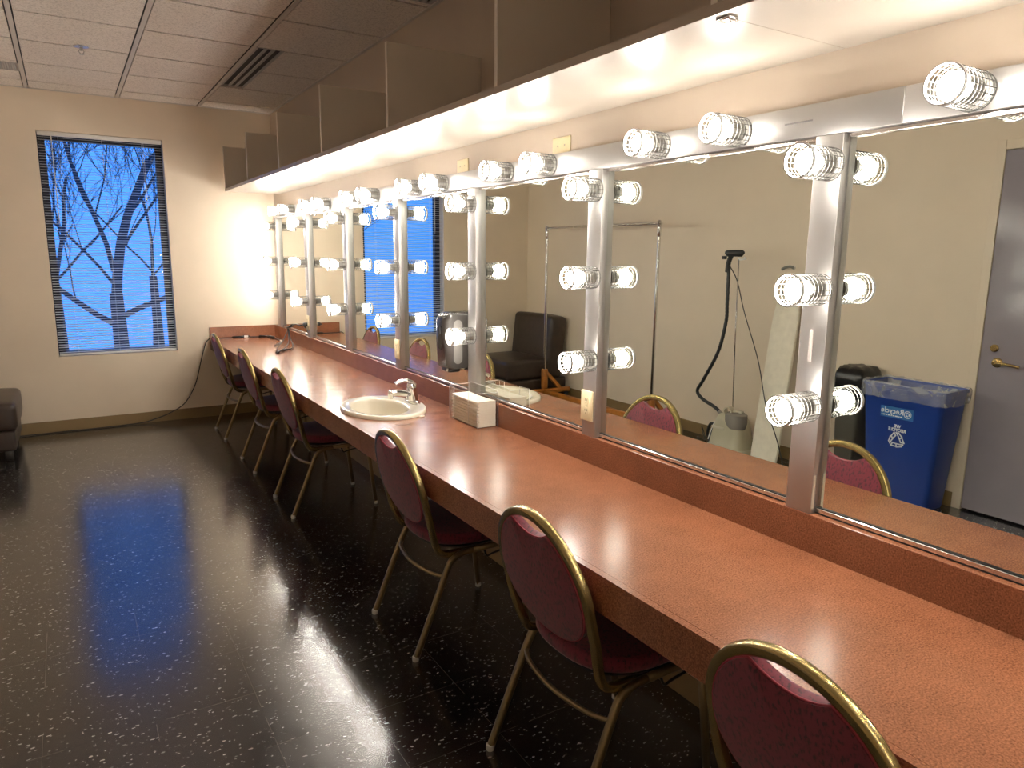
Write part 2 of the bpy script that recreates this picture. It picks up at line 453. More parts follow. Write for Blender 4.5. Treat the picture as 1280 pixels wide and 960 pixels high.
# ================================================================== THE SETTING
bm = mb(); box(bm, -W - 0.15, 0.2, YB - 0.15, L + 0.2, -0.12, 0.0); struct('floor', bm, floor_m)

# walls
bm = mb(); box(bm, 0.008, 0.2, YB - 0.15, L + 0.2, 0, H + 0.3); struct('wall_right', bm, wall_darkened_m)
D0, D1, DH = 1.105, 2.022, 2.085                       # door opening in left wall
bm = mb()
box(bm, -W - 0.15, -W, YB - 0.15, D0, 0, H + 0.3)
box(bm, -W - 0.15, -W, D1, L + 0.2, 0, H + 0.3)
box(bm, -W - 0.15, -W, D0, D1, DH, H + 0.3)
struct('wall_left', bm, wall_m)
bm = mb(); box(bm, -W, 0.008, YB - 0.15, YB, 0, H + 0.3); struct('wall_back', bm, wall_m)
bm = mb()
box(bm, -W, WL, L, L + 0.2, 0, H + 0.3); box(bm, WR, 0.008, L, L + 0.2, 0, H + 0.3)
box(bm, WL, WR, L, L + 0.2, 0, WB); box(bm, WL, WR, L, L + 0.2, WT, H + 0.3)
struct('wall_far', bm, wall_m)

# ceiling: slab above, lay-in tiles and tee bars
bm = mb(); box(bm, -W - 0.15, 0.2, YB - 0.15, L + 0.2, H + 0.02, H + 0.12)
ceil = struct('ceiling', bm, gap_m)
tx = [0.008, -0.585, -1.192, -1.80, -2.41, -W]
ty = [L] + [6.535 - 0.6096 * k for k in range(0, 15)] + [YB]
VX0, VX1, VY0, VY1 = -0.535, -0.405, 4.70, 5.865      # linear vent cut
bm = mb()
for i in range(len(tx) - 1):
    for j in range(len(ty) - 1):
        x1, x0 = tx[i] - 0.019, tx[i + 1] + 0.019
        y1, y0 = ty[j] - 0.009, ty[j + 1] + 0.009
        if i == 0 and ty[j + 1] > 4.6 and ty[j] < 5.95:
            box(bm, VX1 + 0.002, x1, y0, y1, H + 0.001, H + 0.015)
        elif i == 0 and ty[j + 1] < 3.43:
            yc = min(y1, 3.43)
            box(bm, x0, -0.145, y0, yc, H + 0.001, H + 0.015)
            if y1 > 3.44: box(bm, x0, x1, 3.44, y1, H + 0.001, H + 0.015)
        elif i == 3 and 5.85 < ty[j + 1] < 6.0:
            box(bm, x0, x1, y0, 5.985, H + 0.001, H + 0.015)
            box(bm, x0, x1, 6.245, y1, H + 0.001, H + 0.015)
        else:
            box(bm, x0, x1, y0, y1, H + 0.001, H + 0.015)
struct('tile_panel', bm, tile_m, ceil)
bm = mb()
for x in tx[1:-1]:
    box(bm, x - 0.012, x + 0.012, YB, L, H - 0.004, H + 0.0005)
box(bm, tx[0] - 0.02, tx[0], YB, L, H - 0.004, H + 0.0005)
box(bm, -W, -W + 0.02, YB, L, H - 0.004, H + 0.0005)
box(bm, -W + 0.02, tx[0] - 0.02, L - 0.02, L, H - 0.004, H + 0.0005)
struct('tee_bar', bm, tbar_m, ceil)

# baseboards
bm = mb(); box(bm, -W, 0.008, L - 0.006, L, 0, 0.0934, 0.002); struct('baseboard_far', bm, base_m)
bm = mb(); box(bm, -W, -W + 0.006, D1 + 0.05, L - 0.007, 0, 0.0934, 0.002)
box(bm, -W, -W + 0.006, YB, D0 - 0.05, 0, 0.0934, 0.002); struct('baseboard_left', bm, base_m)
bm = mb(); box(bm, 0.002, 0.008, YB, L - 0.007, 0, 0.0934, 0.002); struct('baseboard_right', bm, base_m)

# door with frame, hung in the left wall (seen in the last mirror)
door = bpy.data.objects.new('door_1', None); COL.objects.link(door); door['kind'] = 'structure'
bm = mb(); box(bm, -W - 0.05, -W - 0.004, D0 + 0.004, D1 - 0.004, 0.012, DH - 0.012, 0.002)
struct('door_leaf', bm, door_m, door)
bm = mb()
box(bm, -W - 0.10, -W + 0.004, D1 - 0.002, D1 + 0.045, 0, DH + 0.045, 0.003)
box(bm, -W - 0.10, -W + 0.004, D0 - 0.045, D0 + 0.002, 0, DH + 0.045, 0.003)
box(bm, -W - 0.10, -W + 0.004, D0 + 0.002, D1 - 0.002, DH - 0.008, DH + 0.045, 0.003)
struct('door_frame', bm, frame_paint_m, door)
bm = mb()
RX = Matrix.Rotation(PI / 2, 4, 'Y')
lathe(bm, [(0, 0), (0.028, 0), (0.028, 0.006), (0.022, 0.011), (0.011, 0.012), (0.011, 0.045), (0, 0.045)], 20, Matrix.Translation((-W - 0.004, 1.925, 0.905)) @ RX)
tube(bm, catmull([(-W + 0.035, 1.925, 0.905), (-W + 0.038, 1.89, 0.906), (-W + 0.034, 1.84, 0.902), (-W + 0.030, 1.80, 0.896)], 5), 0.009, 10)
struct('door_handle', bm, brass_m, door, sm=True)
bm = mb()
lathe(bm, [(0, 0), (0.022, 0), (0.022, 0.006), (0.014, 0.012), (0, 0.012)], 20, Matrix.Translation((-W - 0.004, 1.948, 0.985)) @ RX)
struct('deadbolt', bm, brass_m, door, sm=True)
bm = mb(); box(bm, -W - 0.135, -W - 0.11, D0, D1, 0, DH); struct('door_backing', bm, door_m, door)

# window: dark frame and pane in the far wall
win = bpy.data.objects.new('window_1', None); COL.objects.link(win); win['kind'] = 'structure'
bm = mb(); fw = 0.052; ya, yb = L + 0.10, L + 0.16
box(bm, WL, WL + fw, ya, yb, WB, WT); box(bm, WR - fw, WR, ya, yb, WB, WT)
box(bm, WL + fw, WR - fw, ya, yb, WT - 0.055, WT); box(bm, WL + fw, WR - fw, ya, yb, WB, WB + 0.03)
struct('window_frame', bm, bronze_m, win)
bm = mb(); box(bm, WL + fw, WR - fw, L + 0.125, L + 0.131, WB + 0.03, WT - 0.055); struct('window_pane', bm, pane_m, win)

# blinds
bl = thing('window_blind', 'white mini blind with open slats hanging in the far wall window', 'blind', ((WL + WR) / 2, L + 0.03, WB))
hw = (WR - WL) / 2 - 0.006
bm = mb(); box(bm, -hw, hw, -0.014, 0.014, WT - WB - 0.034, WT - WB - 0.002, 0.002); obj('headrail', bm, blind_m, bl)
bm = mb(); box(bm, -hw, hw, -0.012, 0.012, 0.006, 0.022, 0.003); obj('bottom_rail', bm, blind_m, bl)
bm = mb()
ns = 83; z0 = 0.032; z1 = WT - WB - 0.045
for k in range(ns):
    zc = z0 + (z1 - z0) * k / (ns - 1)
    prof = []
    for q in range(4):
        t = -1 + 2 * q / 3.0
        prof.append((t * 0.0117, zc + 0.0014 * (1 - t * t) + 0.0028 * t))
    rows = [[bm.verts.new((sx * hw, y, z)) for y, z in prof] for sx in (-1, 1)]
    for q in range(3): bm.faces.new((rows[0][q], rows[1][q], rows[1][q + 1], rows[0][q + 1]))
obj('slats', bm, blind_m, bl, ang=80)
for fx in (-0.30, 0.0, 0.30):
    bm = mb()
    for dy in (-0.0135, 0.0135): tube(bm, [(fx, dy, 0.02), (fx, dy, z1 + 0.02)], 0.0009, 5)
    obj('ladder_cord', bm, blind_m, bl)
bm = mb(); tube(bm, [(-0.345, -0.022, z1 + 0.01), (-0.345, -0.024, z1 - 0.66)], 0.004, 8); obj('tilt_wand', bm, glide_m, bl)
bm = mb(); tube(bm, [(0.285, -0.020, z1 + 0.01), (0.29, -0.022, z1 - 0.42)], 0.0012, 5)
lathe(bm, [(0, -0.03), (0.008, -0.028), (0.005, 0.0), (0, 0.002)], 10, Matrix.Translation((0.29, -0.022, z1 - 0.42))); obj('pull_cord', bm, blind_m, bl)

# outside: pale ground and bare trees under a dusk sky
bm = mb(); box(bm, -14, 14, L + 0.6, 21, -1.6, -1.4); struct('ground', bm, snow_m)
def limb(bm, p, d, r, length, depth, rnd):
    pts = [p.copy()]; rs = [r]
    n = 5
    for i in range(n):
        d = (d + Vector((rnd.uniform(-.16, .16), rnd.uniform(-.16, .16), rnd.uniform(-.05, .14)))).normalized()
        pts.append(pts[-1] + d * length / n); rs.append(r * (1 - 0.40 * (i + 1) / n))
    tube(bm, pts, rs, 7 if r > 0.03 else 4)
    if depth == 0: return
    for k in range(4 if depth < 3 else 3):
        i = rnd.randint(2, n)
        nd = (d + Vector((rnd.uniform(-1, 1), rnd.uniform(-.5, .5), rnd.uniform(-.15, .8))) * 0.9).normalized()
        limb(bm, pts[i], nd, max(0.0045, rs[i] * rnd.uniform(.36, .58)), length * rnd.uniform(.55, .85), depth - 1, rnd)
def tree(loc, dirs, seed, label):
    rnd = random.Random(seed); t = thing('bare_tree', label, 'tree', loc, 0, 'bare trees outside the window')
    bm = mb(); tube(bm, [(0, 0, 0), (0.02, 0, 1.2), (0.0, 0, 2.3)], [0.16, 0.105, 0.085], 10); obj('trunk', bm, bark_m, t)
    bm = mb()
    for (dx, dz, r, ln, zst) in dirs: limb(bm, Vector((0, 0, zst)), Vector((dx, rnd.uniform(-.2, .2), dz)).normalized(), r, ln, 4, rnd)
    obj('branches', bm, bark_m, t)
tree((-1.10, 11.2, -1.4), [(0.10, 1, .070, 2.0, 2.2), (-0.9, .62, .042, 1.5, 1.85), (1.0, .42, .042, 1.5, 1.95), (-.30, 1, .034, 1.9, 2.6), (.42, .9, .028, 1.7, 2.7), (-.7, .8, .022, 1.6, 2.4)], 3, 'dark bare tree with forked trunk outside the window centre')
tree((-1.85, 15.0, -1.4), [(0.2, 1, .040, 2.0, 2.2), (-0.6, .8, .03, 1.5, 2.0), (0.7, .8, .03, 1.8, 2.3), (0.1, 1, .03, 1.8, 2.9)], 11, 'thinner bare tree outside, at the left half of the window')
tree((0.05, 18.5, -1.4), [(-0.1, 1, .04, 2.2, 2.2), (-0.8, .8, .03, 1.9, 2.4), (0.5, .8, .03, 1.5, 2.3)], 23, 'bare tree outside, behind the right edge of the window')

# ================================================================== COUNTER
ct = thing('makeup_counter', 'long terracotta laminate makeup counter along the mirror wall', 'counter', (0, 0, 0))
SK = (-0.362, 3.315); SA, SBx = 0.205, 0.272          # sink centre, half width x, half length y
FT = 0.0992                                           # fascia drop
def cut_top():
    bm = mb()
    ys0, ys1 = 2.955, 3.675
    box(bm, XC + 0.0195, -0.0465, Y_END, ys0 - 0.0008, ZC - 0.03, ZC, 0.0015, 1)
    box(bm, XC + 0.0195, -0.0465, ys1 + 0.0008, L - 0.022, ZC - 0.03, ZC, 0.0015, 1)
    # middle section with the oval cut-out
    n = 64
    inner, outer = [], []
    corners = []
    for k in range(n):
        a = 2 * PI * k / n
        c, s = math.cos(a), math.sin(a)
        inner.append((SK[0] + (SA - 0.02) * c, SK[1] + (SBx - 0.02) * s))
        x0, x1 = XC + 0.0195 - SK[0], -0.0465 - SK[0]; y0, y1 = ys0 - SK[1], ys1 - SK[1]
        tx_ = (x1 / c if c > 1e-9 else x0 / c if c < -1e-9 else 1e9); ty_ = (y1 / s if s > 1e-9 else y0 / s if s < -1e-9 else 1e9)
        t = min(tx_, ty_); outer.append([SK[0] + c * t, SK[1] + s * t])
    for X in (XC + 0.0195, -0.0465):
        for Y in (ys0, ys1):
            i = min(range(n), key=lambda q: (outer[q][0] - X) ** 2 + (outer[q][1] - Y) ** 2); outer[i] = [X, Y]
    for z, flip in ((ZC, False), (ZC - 0.03, True)):
        I = [bm.verts.new((x, y, z)) for x, y in inner]; O = [bm.verts.new((x, y, z)) for x, y in outer]
        for k in range(n):
            f = (I[k], O[k], O[(k + 1) % n], I[(k + 1) % n])
            bm.faces.new(f[::-1] if flip else f)
    return bm
obj('worktop', cut_top(), counter_m, ct, sm=False)
bm = mb()
for y0, y1 in ((Y_END, 0.70), (0.702, 2.954), (2.956, 3.674), (3.676, L - 0.022)):
    box(bm, XC, XC + 0.0194, y0, y1, ZC - FT, ZC)
obj('fascia', bm, counter_m, ct, sm=False)
bm = mb(); box(bm, XB - 0.0005, 0.002, Y_END, L - 0.022, ZC - 0.03, ZB, 0.0012, 1); obj('backsplash', bm, counter_m, ct, sm=False)
bm = mb(); box(bm, XC - 0.001, 0.002, L - 0.0215, L - 0.001, ZC - 0.099, ZB, 0.0012, 1); obj('end_splash', bm, counter_m, ct, sm=False)
for yb_ in (5.57, 3.75, 1.93, 0.1):
    bm = mb()
    prism(bm, [(-0.50, ZC - 0.031), (0.001, ZC - 0.031), (0.001, 0.40), (-0.03, 0.40), (-0.50, ZC - 0.075)], -0.012, 0.012, basis((1, 0, 0), (0, 0, 1), (0, -1, 0), (0, yb_, 0)))
    obj('wall_bracket', bm, white_m, ct, sm=False)

# ------------------------------------------------------------------ sink and faucet
sk = thing('sink', 'oval cream drop-in sink set in the counter', 'sink', (SK[0], SK[1], ZC))
prof = [(1.0, 0.0005), (1.0, 0.010), (0.985, 0.0165), (0.955, 0.0185), (0.90, 0.0165)]
bm = mb(); n = 64
rings = []
def oval(ax, ay, z, ox=0.0): return [bm.verts.new((ox + ax * math.cos(2 * PI * k / n), ay * math.sin(2 * PI * k / n), z)) for k in range(n)]
for q, z in prof: rings.append(oval(SA * q, SBx * q, z))
ox = -0.022
for ax, ay, z in ((0.142, 0.212, 0.0150), (0.135, 0.205, 0.0115), (0.128, 0.197, 0.000), (0.118, 0.180, -0.05), (0.09, 0.135, -0.105), (0.045, 0.06, -0.128), (0.02, 0.02, -0.131)):
    rings.append(oval(ax, ay, z, ox))
for A, B in zip(rings, rings[1:]):
    for k in range(n): bm.faces.new((A[k], A[(k + 1) % n], B[(k + 1) % n], B[k]))
bm.faces.new(rings[-1])
bmesh.ops.recalc_face_normals(bm, faces=bm.faces[:])
obj('basin', bm, porcelain_m, sk, ang=50)
bm = mb(); lathe(bm, [(0, -0.128), (0.018, -0.128), (0.021, -0.1265), (0.021, -0.131)], 20, Matrix.Translation((ox, 0, 0))); obj('drain', bm, chrome_m, sk)

fc = thing('faucet', 'chrome single-lever faucet at the back rim of the sink', 'faucet', (-0.200, 3.315, ZC + 0.0165))
bm = mb()
pl = []
for k in range(32):
    a = 2 * PI * k / 32
    pl.append((0.024 * math.copysign(abs(math.cos(a)) ** 0.8, math.cos(a)), 0.075 * math.copysign(abs(math.sin(a)) ** 0.7, math.sin(a))))
prism(bm, pl, 0.0, 0.010, basis((1, 0, 0), (0, 1, 0), (0, 0, 1)))
for s in (-1, 1): lathe(bm, [(0.013, 0.008), (0.013, 0.014), (0.008, 0.018), (0, 0.018)], 14, Matrix.Translation((0, s * 0.052, 0)))
obj('base_plate', bm, chrome_m, fc)
bm = mb(); lathe(bm, [(0.027, 0.009), (0.024, 0.03), (0.023, 0.055), (0.026, 0.072), (0.025, 0.088), (0.017, 0.101), (0, 0.105)], 22, None, 1, 1, [0.006, 0.003, 0.0, -0.003, -0.006, -0.009, -0.009]); obj('body', bm, chrome_m, fc)
bm = mb(); tube(bm, catmull([(0.0, 0, 0.045), (-0.04, 0, 0.052), (-0.085, 0, 0.060), (-0.115, 0, 0.060)], 6), [0.016] * 19, 12, ry=0.018)
lathe(bm, [(0, -0.028), (0.013, -0.028), (0.015, -0.022), (0.015, 0.010), (0.008, 0.016), (0, 0.017)], 16, Matrix.Translation((-0.118, 0, 0.058))); obj('spout', bm, chrome_m, fc)
bm = mb(); pts = catmull([(0.012, 0, 0.092), (-0.004, 0, 0.108), (-0.04, 0, 0.119), (-0.078, 0, 0.112), (-0.092, 0, 0.104)], 6)
tube(bm, pts, [0.023 - 0.013 * min(1, i / 18) for i in range(len(pts))], 12, ref=(0, 1, 0), ry=0.0095); obj('lever', bm, chrome_m, fc)

bm = mb()
lathe(bm, [(0, 0), (0.9, 0.0), (1.0, 0.3), (0.9, 0.85), (0, 1.0)], 18, Matrix.Translation((-0.268, 3.052, ZC + 0.0006)) @ Matrix.Rotation(0.5, 4, 'Z') @ Matrix.Diagonal((0.019, 0.010, 0.007, 1)))
tag(obj('soap_sliver', bm, soap_m), 'small pale soap sliver lying on the counter against the sink rim', 'soap')

# ------------------------------------------------------------------ paper towel holder
TY0, TY1, TX0, TX1 = 2.706, 2.976, -0.158, -0.0475
hd = thing('towel_holder', 'clear acrylic holder standing on the counter between sink and sixth post', 'holder', (0, 0, ZC + 0.0006))
t = 0.003
bm = mb(); box(bm, TX0, TX1, TY0, TY1, 0, t, 0.0006, 1); obj('bottom_panel', bm, acrylic_m, hd, sm=False)
def rounded(u0, u1, v0, v1, r, tl=True, tr=True):
    p = [(u0, v0), (u1, v0)]
    p += [(u1 - r + r * math.cos(a), v1 - r + r * math.sin(a)) for a in [PI / 2 * i / 6 for i in range(7)]] if tr else [(u1, v1)]
    p += [(u0 + r + r * math.cos(a), v1 - r + r * math.sin(a)) for a in [PI / 2 + PI / 2 * i / 6 for i in range(7)]] if tl else [(u0, v1)]
    return p
bm = mb(); prism(bm, rounded(TY0, TY1, t, 0.168, 0.012), TX1 - t, TX1, WALLX); hp = obj('back_panel', bm, acrylic_m, hd, sm=False)
def edge_strip(parent, pts):
    bm = mb(); tube(bm, pts, 0.0011, 6); return obj('edge_highlight', bm, edge_m, parent)
edge_m = mat('acrylic edge highlight', (0.85, 0.83, 0.80), 0.25)  # pale strips put in as painted highlights along the clear panel edges
edge_strip(hp, [Vector((TX1 - 0.0015, TY0, 0.003)), Vector((TX1 - 0.0015, TY0, 0.158)), Vector((TX1 - 0.0015, TY0 + 0.012, 0.168)), Vector((TX1 - 0.0015, TY1 - 0.012, 0.168)), Vector((TX1 - 0.0015, TY1, 0.158)), Vector((TX1 - 0.0015, TY1, 0.003))])
for ya_, yb_ in ((TY0, TY0 + 0.085), (TY1 - 0.045, TY1)):
    bm = mb(); prism(bm, rounded(ya_, yb_, t, 0.160, 0.012, tl=ya_ != TY0, tr=yb_ != TY1), TX0, TX0 + t, WALLX); fp = obj('front_panel', bm, acrylic_m, hd, sm=False)
    edge_strip(fp, [(TX0 + 0.0015, ya_, 0.0035), (TX0 + 0.0015, ya_, 0.158), (TX0 + 0.0015, yb_, 0.158), (TX0 + 0.0015, yb_, 0.0035)])
for y in (TY0, TY1 - t):
    bm = mb(); box(bm, TX0 + t, TX1 - t, y, y + t, t, 0.160, 0.0006, 1); q_ = obj('side_panel', bm, acrylic_m, hd, sm=False); edge_strip(q_, [(TX0 + 0.004, y + 0.0015, 0.160), (TX1 - 0.004, y + 0.0015, 0.160)])
tw = thing('paper_towel_stack', 'stack of white folded paper towels inside the clear holder', 'paper towels', (0, 0, ZC + 0.0006 + t))
nl = 17; zt = 0.118
for k in range(nl):
    bm = mb(); z0_ = zt * k / nl; sag = 0.004
    lx0 = TX0 + t + 0.004 + (0.005 if k % 2 else 0.0) + random.uniform(0, .002); ly0, ly1 = TY0 + t + 0.004 + random.uniform(0, .002), TY1 - t - 0.006 - random.uniform(0, .003)
    th = zt / nl
    nn = 8; rows = []
    for j in range(nn + 1):
        y = ly0 + (ly1 - ly0) * j / nn
        dz = -sag * math.sin(PI * j / nn) * k / nl
        rows.append([bm.verts.new(v) for v in ((lx0 + 0.002, y, z0_ + dz + 0.0004), (lx0, y, z0_ + dz + th * .5), (lx0 + 0.002, y, z0_ + dz + th), (TX1 - t - 0.006, y, z0_ + dz + th), (TX1 - t - 0.006, y, z0_ + dz + 0.0004))])
    for A, B in zip(rows, rows[1:]):
        for q in range(5): bm.faces.new((A[q], A[(q + 1) % 5], B[(q + 1) % 5], B[q]))
    bm.faces.new(rows[0][::-1]); bm.faces.new(rows[-1])
    bmesh.ops.recalc_face_normals(bm, faces=bm.faces[:])
    obj('folded_sheet', bm, paper_m, tw)

# ================================================================== MIRROR WALL
for i, yn in enumerate(P_NEAR):
    last = i >= 7
    outlet = i in (1, 3, 5)
    lab = 'brushed aluminium mirror post, %s from the far wall, carrying three caged bulbs' % ORD[i]
    p = thing('mirror_post', lab, 'mirror post', (0, yn, ZB), 0, 'aluminium posts between the mirrors')
    bm = mb(); box(bm, XB, -0.0004, 0, WP, 0.0005, ZT0 - ZB - 0.0005, 0.0015, 2); obj('post_body', bm, alu_m, p)
    if i == 6:
        bm = mb(); box(bm, XB - 0.0006, XB, 0.036, 0.047, 0.405, 0.488); o = obj('sticker', bm, mat('sticker paper', (0.42, 0.38, 0.35), 0.6), p, sm=False); o['label'] = 'narrow pale upright sticker'
        bm = mb(); box(bm, XB + 0.002, XB + 0.012, -0.0006, 0, 0.016, 0.106); o = obj('tape', bm, mat('masking tape', (0.50, 0.44, 0.34), 0.7), p, sm=False); o['label'] = 'strip of pale tape on the side'

edges = [L - 0.14] 
for i in range(9):
    y1 = P_NEAR[i]; y0 = P_NEAR[i + 1] + WP if i < 8 else None
    if y0 is None: break
    g = thing('wall_mirror', 'tall mirror panel between the %s and %s posts from the far wall' % (ORD[i], ORD[i + 1]), 'mirror', (0, y0, ZB), 0, 'mirror panels above the counter')
    bm = mb(); box(bm, MX, 0.0075, 0.0015, y1 - y0 - 0.0015, 0.018, ZT0 - ZB + 0.02); obj('glass', bm, mirror_m, g, sm=False)
    bm = mb(); box(bm, MX - 0.0075, MX - 0.0003, 0.002, y1 - y0 - 0.002, 0.004, 0.016, 0.001, 1)
    obj('bottom_channel', bm, alu_dark_m, g, sm=False)
    bm = mb(); box(bm, MX - 0.0068, MX - 0.0003, 0.002, y1 - y0 - 0.002, 0.0006, 0.004); box(bm, MX - 0.0055, MX - 0.0003, 0.002, y1 - y0 - 0.002, 0.016, 0.0185)
    obj('channel_gasket', bm, gap_m, g, sm=False)
    bm = mb(); box(bm, MX - 0.012, MX - 0.0003, 0.002, y1 - y0 - 0.002, ZT0 - ZB - 0.010, ZT0 - ZB - 0.0006, 0.001, 1); obj('top_channel', bm, alu_dark_m, g, sm=False)

SEAM = 0.956
for (ya_, yb_, lab) in ((SEAM + 0.0006, P_NEAR[0] + WP, 'long brushed aluminium light bar running above the mirrors to the far wall'), (Y_END, SEAM - 0.0006, 'short near section of aluminium light bar at the upper right')):
    lb = thing('light_bar', lab, 'light bar', (0, ya_, ZT0))
    bm = mb(); box(bm, XB, 0.0075, 0, yb_ - ya_, 0.0004, ZT1 - ZT0, 0.0015, 2); obj('bar_body', bm, alu_m, lb)
    if ya_ > 0:
        bm = mb(); box(bm, XB - 0.0005, XB, 1.186 - ya_, 1.269 - ya_, 0.0385, 0.0425); o = obj('sticker', bm, mat('grey stamp', (0.10, 0.09, 0.08), 0.6), lb, sm=False); o['label'] = 'thin grey stamped marking'

# ------------------------------------------------------------------ caged bulbs
CL, CR = 0.124, 0.0395
lamp0 = None
RY = Matrix.Rotation(-PI / 2, 4, 'Y')                  # local z -> -x
def make_lamp(label, group):
    t = thing('caged_vanity_bulb', label, 'vanity bulb', (XB, 0, 0), 0, group)
    bm = mb(); lathe(bm, [(0, 0.0004), (0.036, 0.0004), (0.036, 0.003), (0.023, 0.005), (0.0225, 0.020), (0.019, 0.050), (0.0, 0.050)], 24, RY)
    obj('socket', bm, socket_m, t)
    bm = mb(); lathe(bm, [(0.0, 0.044), (0.013, 0.044), (0.014, 0.050), (0.021, 0.060), (0.0280, 0.073), (0.0300, 0.085), (0.0280, 0.097), (0.0215, 0.107), (0.011, 0.1135), (0, 0.115)], 16, RY)
    obj('bulb', bm, bulb_m, t)
    bm = mb()
    nw, nr = 18, 8
    for k in range(nw):
        a = 2 * PI * k / nw
        tube(bm, [(-0.001, CR * math.cos(a), CR * math.sin(a)), (-CL + 0.008, CR * math.cos(a), CR * math.sin(a))], 0.0011, 4, caps=False)
    for j in range(nr):
        x = -0.002 - (CL - 0.012) * j / (nr - 0.0)
        tube(bm, [(x, CR * math.cos(2 * PI * k / 32), CR * math.sin(2 * PI * k / 32)) for k in range(32)], 0.0011, 4, closed=True)
    obj('wire_guard', bm, wire_m, t)
    bm = mb(); lathe(bm, [(CR - 0.0012, CL - 0.010), (CR + 0.0016, CL - 0.010), (CR + 0.0016, CL), (CR - 0.0012, CL), (CR - 0.0012, CL - 0.010)], 32, RY)
    obj('end_ring', bm, ring_m, t)
    return t
LAMP_N = 0
def put_lamp(y, z, label, group):
    global lamp0
    if lamp0 is None:
        lamp0 = make_lamp(label, group); lamp0.location = (XB, y, z); return lamp0
    return dup(lamp0, (XB, y, z), label=label, group=group)
for i, yn in enumerate(P_NEAR):
    for z, nm in ((1.708, 'topmost'), (1.403, 'middle'), (1.100, 'lowest')):
        put_lamp(yn + 0.030, z, '%s of three lit caged bulbs on the %s mirror post from the far wall' % (nm, ORD[i]), 'caged bulbs on the mirror posts')
for i in range(8):
    yc = (P_NEAR[i] + P_NEAR[i + 1] + WP) / 2 - 0.025
    for s, nm in ((1, 'farther'), (-1, 'nearer')):
        put_lamp(yc + s * 0.1545, (ZT0 + ZT1) / 2 + 0.001, '%s of two caged bulbs on the bar above the %s mirror from far wall' % (nm, ORD[i]), 'caged bulbs on the top light bar')

# ------------------------------------------------------------------ outlets, switch plates
def outlet(y, z, label):
    o = thing('power_outlet', label, 'power outlet', (XB, y, z), 0, 'power outlets on the mirror posts')
    bm = mb(); box(bm, -0.006, -0.0003, -0.035, 0.035, -0.0575, 0.0575, 0.0025, 2); obj('cover_plate', bm, ivory_m, o)
    for dz in (-0.0195, 0.0195):
        bm = mb(); prism(bm, [(0.0165 * math.cos(a), dz + max(-0.0135, min(0.0135, 0.0165 * math.sin(a)))) for a in [2 * PI * k / 24 for k in range(24)]], -0.0078, -0.0058, WALLX); r = obj('receptacle', bm, ivory_m, o, sm=False)
        bm = mb()
        for dy in (-0.006, 0.006): box(bm, -0.0083, -0.0079, dy - 0.0012, dy + 0.0012, dz - 0.001, dz + 0.0075)
        box(bm, -0.0083, -0.0079, -0.0022, 0.0022, dz - 0.0105, dz - 0.006); obj('slots', bm, ivory_dark_m, r, sm=False)
    bm = mb(); lathe(bm, [(0, 0.0058), (0.003, 0.0058), (0.003, 0.0072), (0, 0.0076)], 10, RY); obj('screw', bm, screw_m, o)
outlet(P_NEAR[5] + 0.045, 0.928, 'ivory double outlet on the sixth post, right of the paper towels')
outlet(P_NEAR[3] + 0.045, 0.928, 'ivory double outlet on the fourth post, behind the sink')
outlet(P_NEAR[1] + 0.045, 0.928, 'ivory double outlet on the second post, where the cords are plugged in')
def plate(y0, y1, label):
    o = thing('switch_plate', label, 'switch plate', (0.008, (y0 + y1) / 2, ZT1), 0, 'blank plates above the light bar')
    w = (y1 - y0) / 2
    bm = mb(); box(bm, -0.006, -0.0003, -w, w, 0.0006, 0.070, 0.002, 2); obj('cover_plate', bm, ivory_m, o)
    for dy in (-0.023, 0.023):
        bm = mb(); lathe(bm, [(0, 0.0058), (0.003, 0.0058), (0.003, 0.0072), (0, 0.0076)], 10, Matrix.Translation((0, dy, 0.038)) @ RY); obj('screw', bm, screw_m, o)
plate(2.272, 2.388, 'ivory blank wall plate above the light bar, nearer one, above the fifth mirror')
plate(3.085, 3.197, 'ivory blank wall plate above the light bar, farther one, above the fourth mirror')

# ------------------------------------------------------------------ soap dispenser
sd = thing('soap_dispenser', 'dark grey soap dispenser mounted on the mirror beside the fifth post', 'soap dispenser', (MX, 3.112, 0.928))
bm = mb()
def rr2(hx0, hx1, hy, r, nseg=6):
    out = []
    for cx_, cy_, a0 in ((hx1, hy - r, 0), (hx0 + r, hy - r, PI / 2), (hx0 + r, -hy + r, PI), (hx1, -hy + r, 3 * PI / 2)):
        if cx_ == hx1: out.append((hx1, math.copysign(hy, cy_)))
        else: out += [(cx_ + r * math.cos(a0 + PI / 2 * i / nseg), cy_ + r * math.sin(a0 + PI / 2 * i / nseg)) for i in range(nseg + 1)]
    return out
secs = [(0.0, -0.098, 0.060, 0.022), (0.012, -0.112, 0.064, 0.024), (0.14, -0.120, 0.065, 0.026), (0.235, -0.118, 0.065, 0.026), (0.262, -0.105, 0.062, 0.026), (0.272, -0.080, 0.056, 0.024)]
rows = []
for z, x0, hy, r in secs: rows.append([bm.verts.new((x, y, z)) for x, y in rr2(x0, -0.001, hy, r)])
for A, B in zip(rows, rows[1:]):
    for k in range(len(A)): bm.faces.new((A[k], A[(k + 1) % len(A)], B[(k + 1) % len(A)], B[k]))
bm.faces.new(rows[0][::-1]); bm.faces.new(rows[-1]); bmesh.ops.recalc_face_normals(bm, faces=bm.faces[:])
obj('housing', bm, mat('charcoal plastic', (0.040, 0.036, 0.033), 0.22), sd, ang=60)
def capsule(c, hw_, hh, nq=10): return [(c[0] + hw_ * math.cos(a), c[1] + hh - hw_ + hw_ * math.sin(a)) for a in [PI * i / nq for i in range(nq + 1)]] + [(c[0] + hw_ * math.cos(a), c[1] - hh + hw_ + hw_ * math.sin(a)) for a in [PI + PI * i / nq for i in range(nq + 1)]]
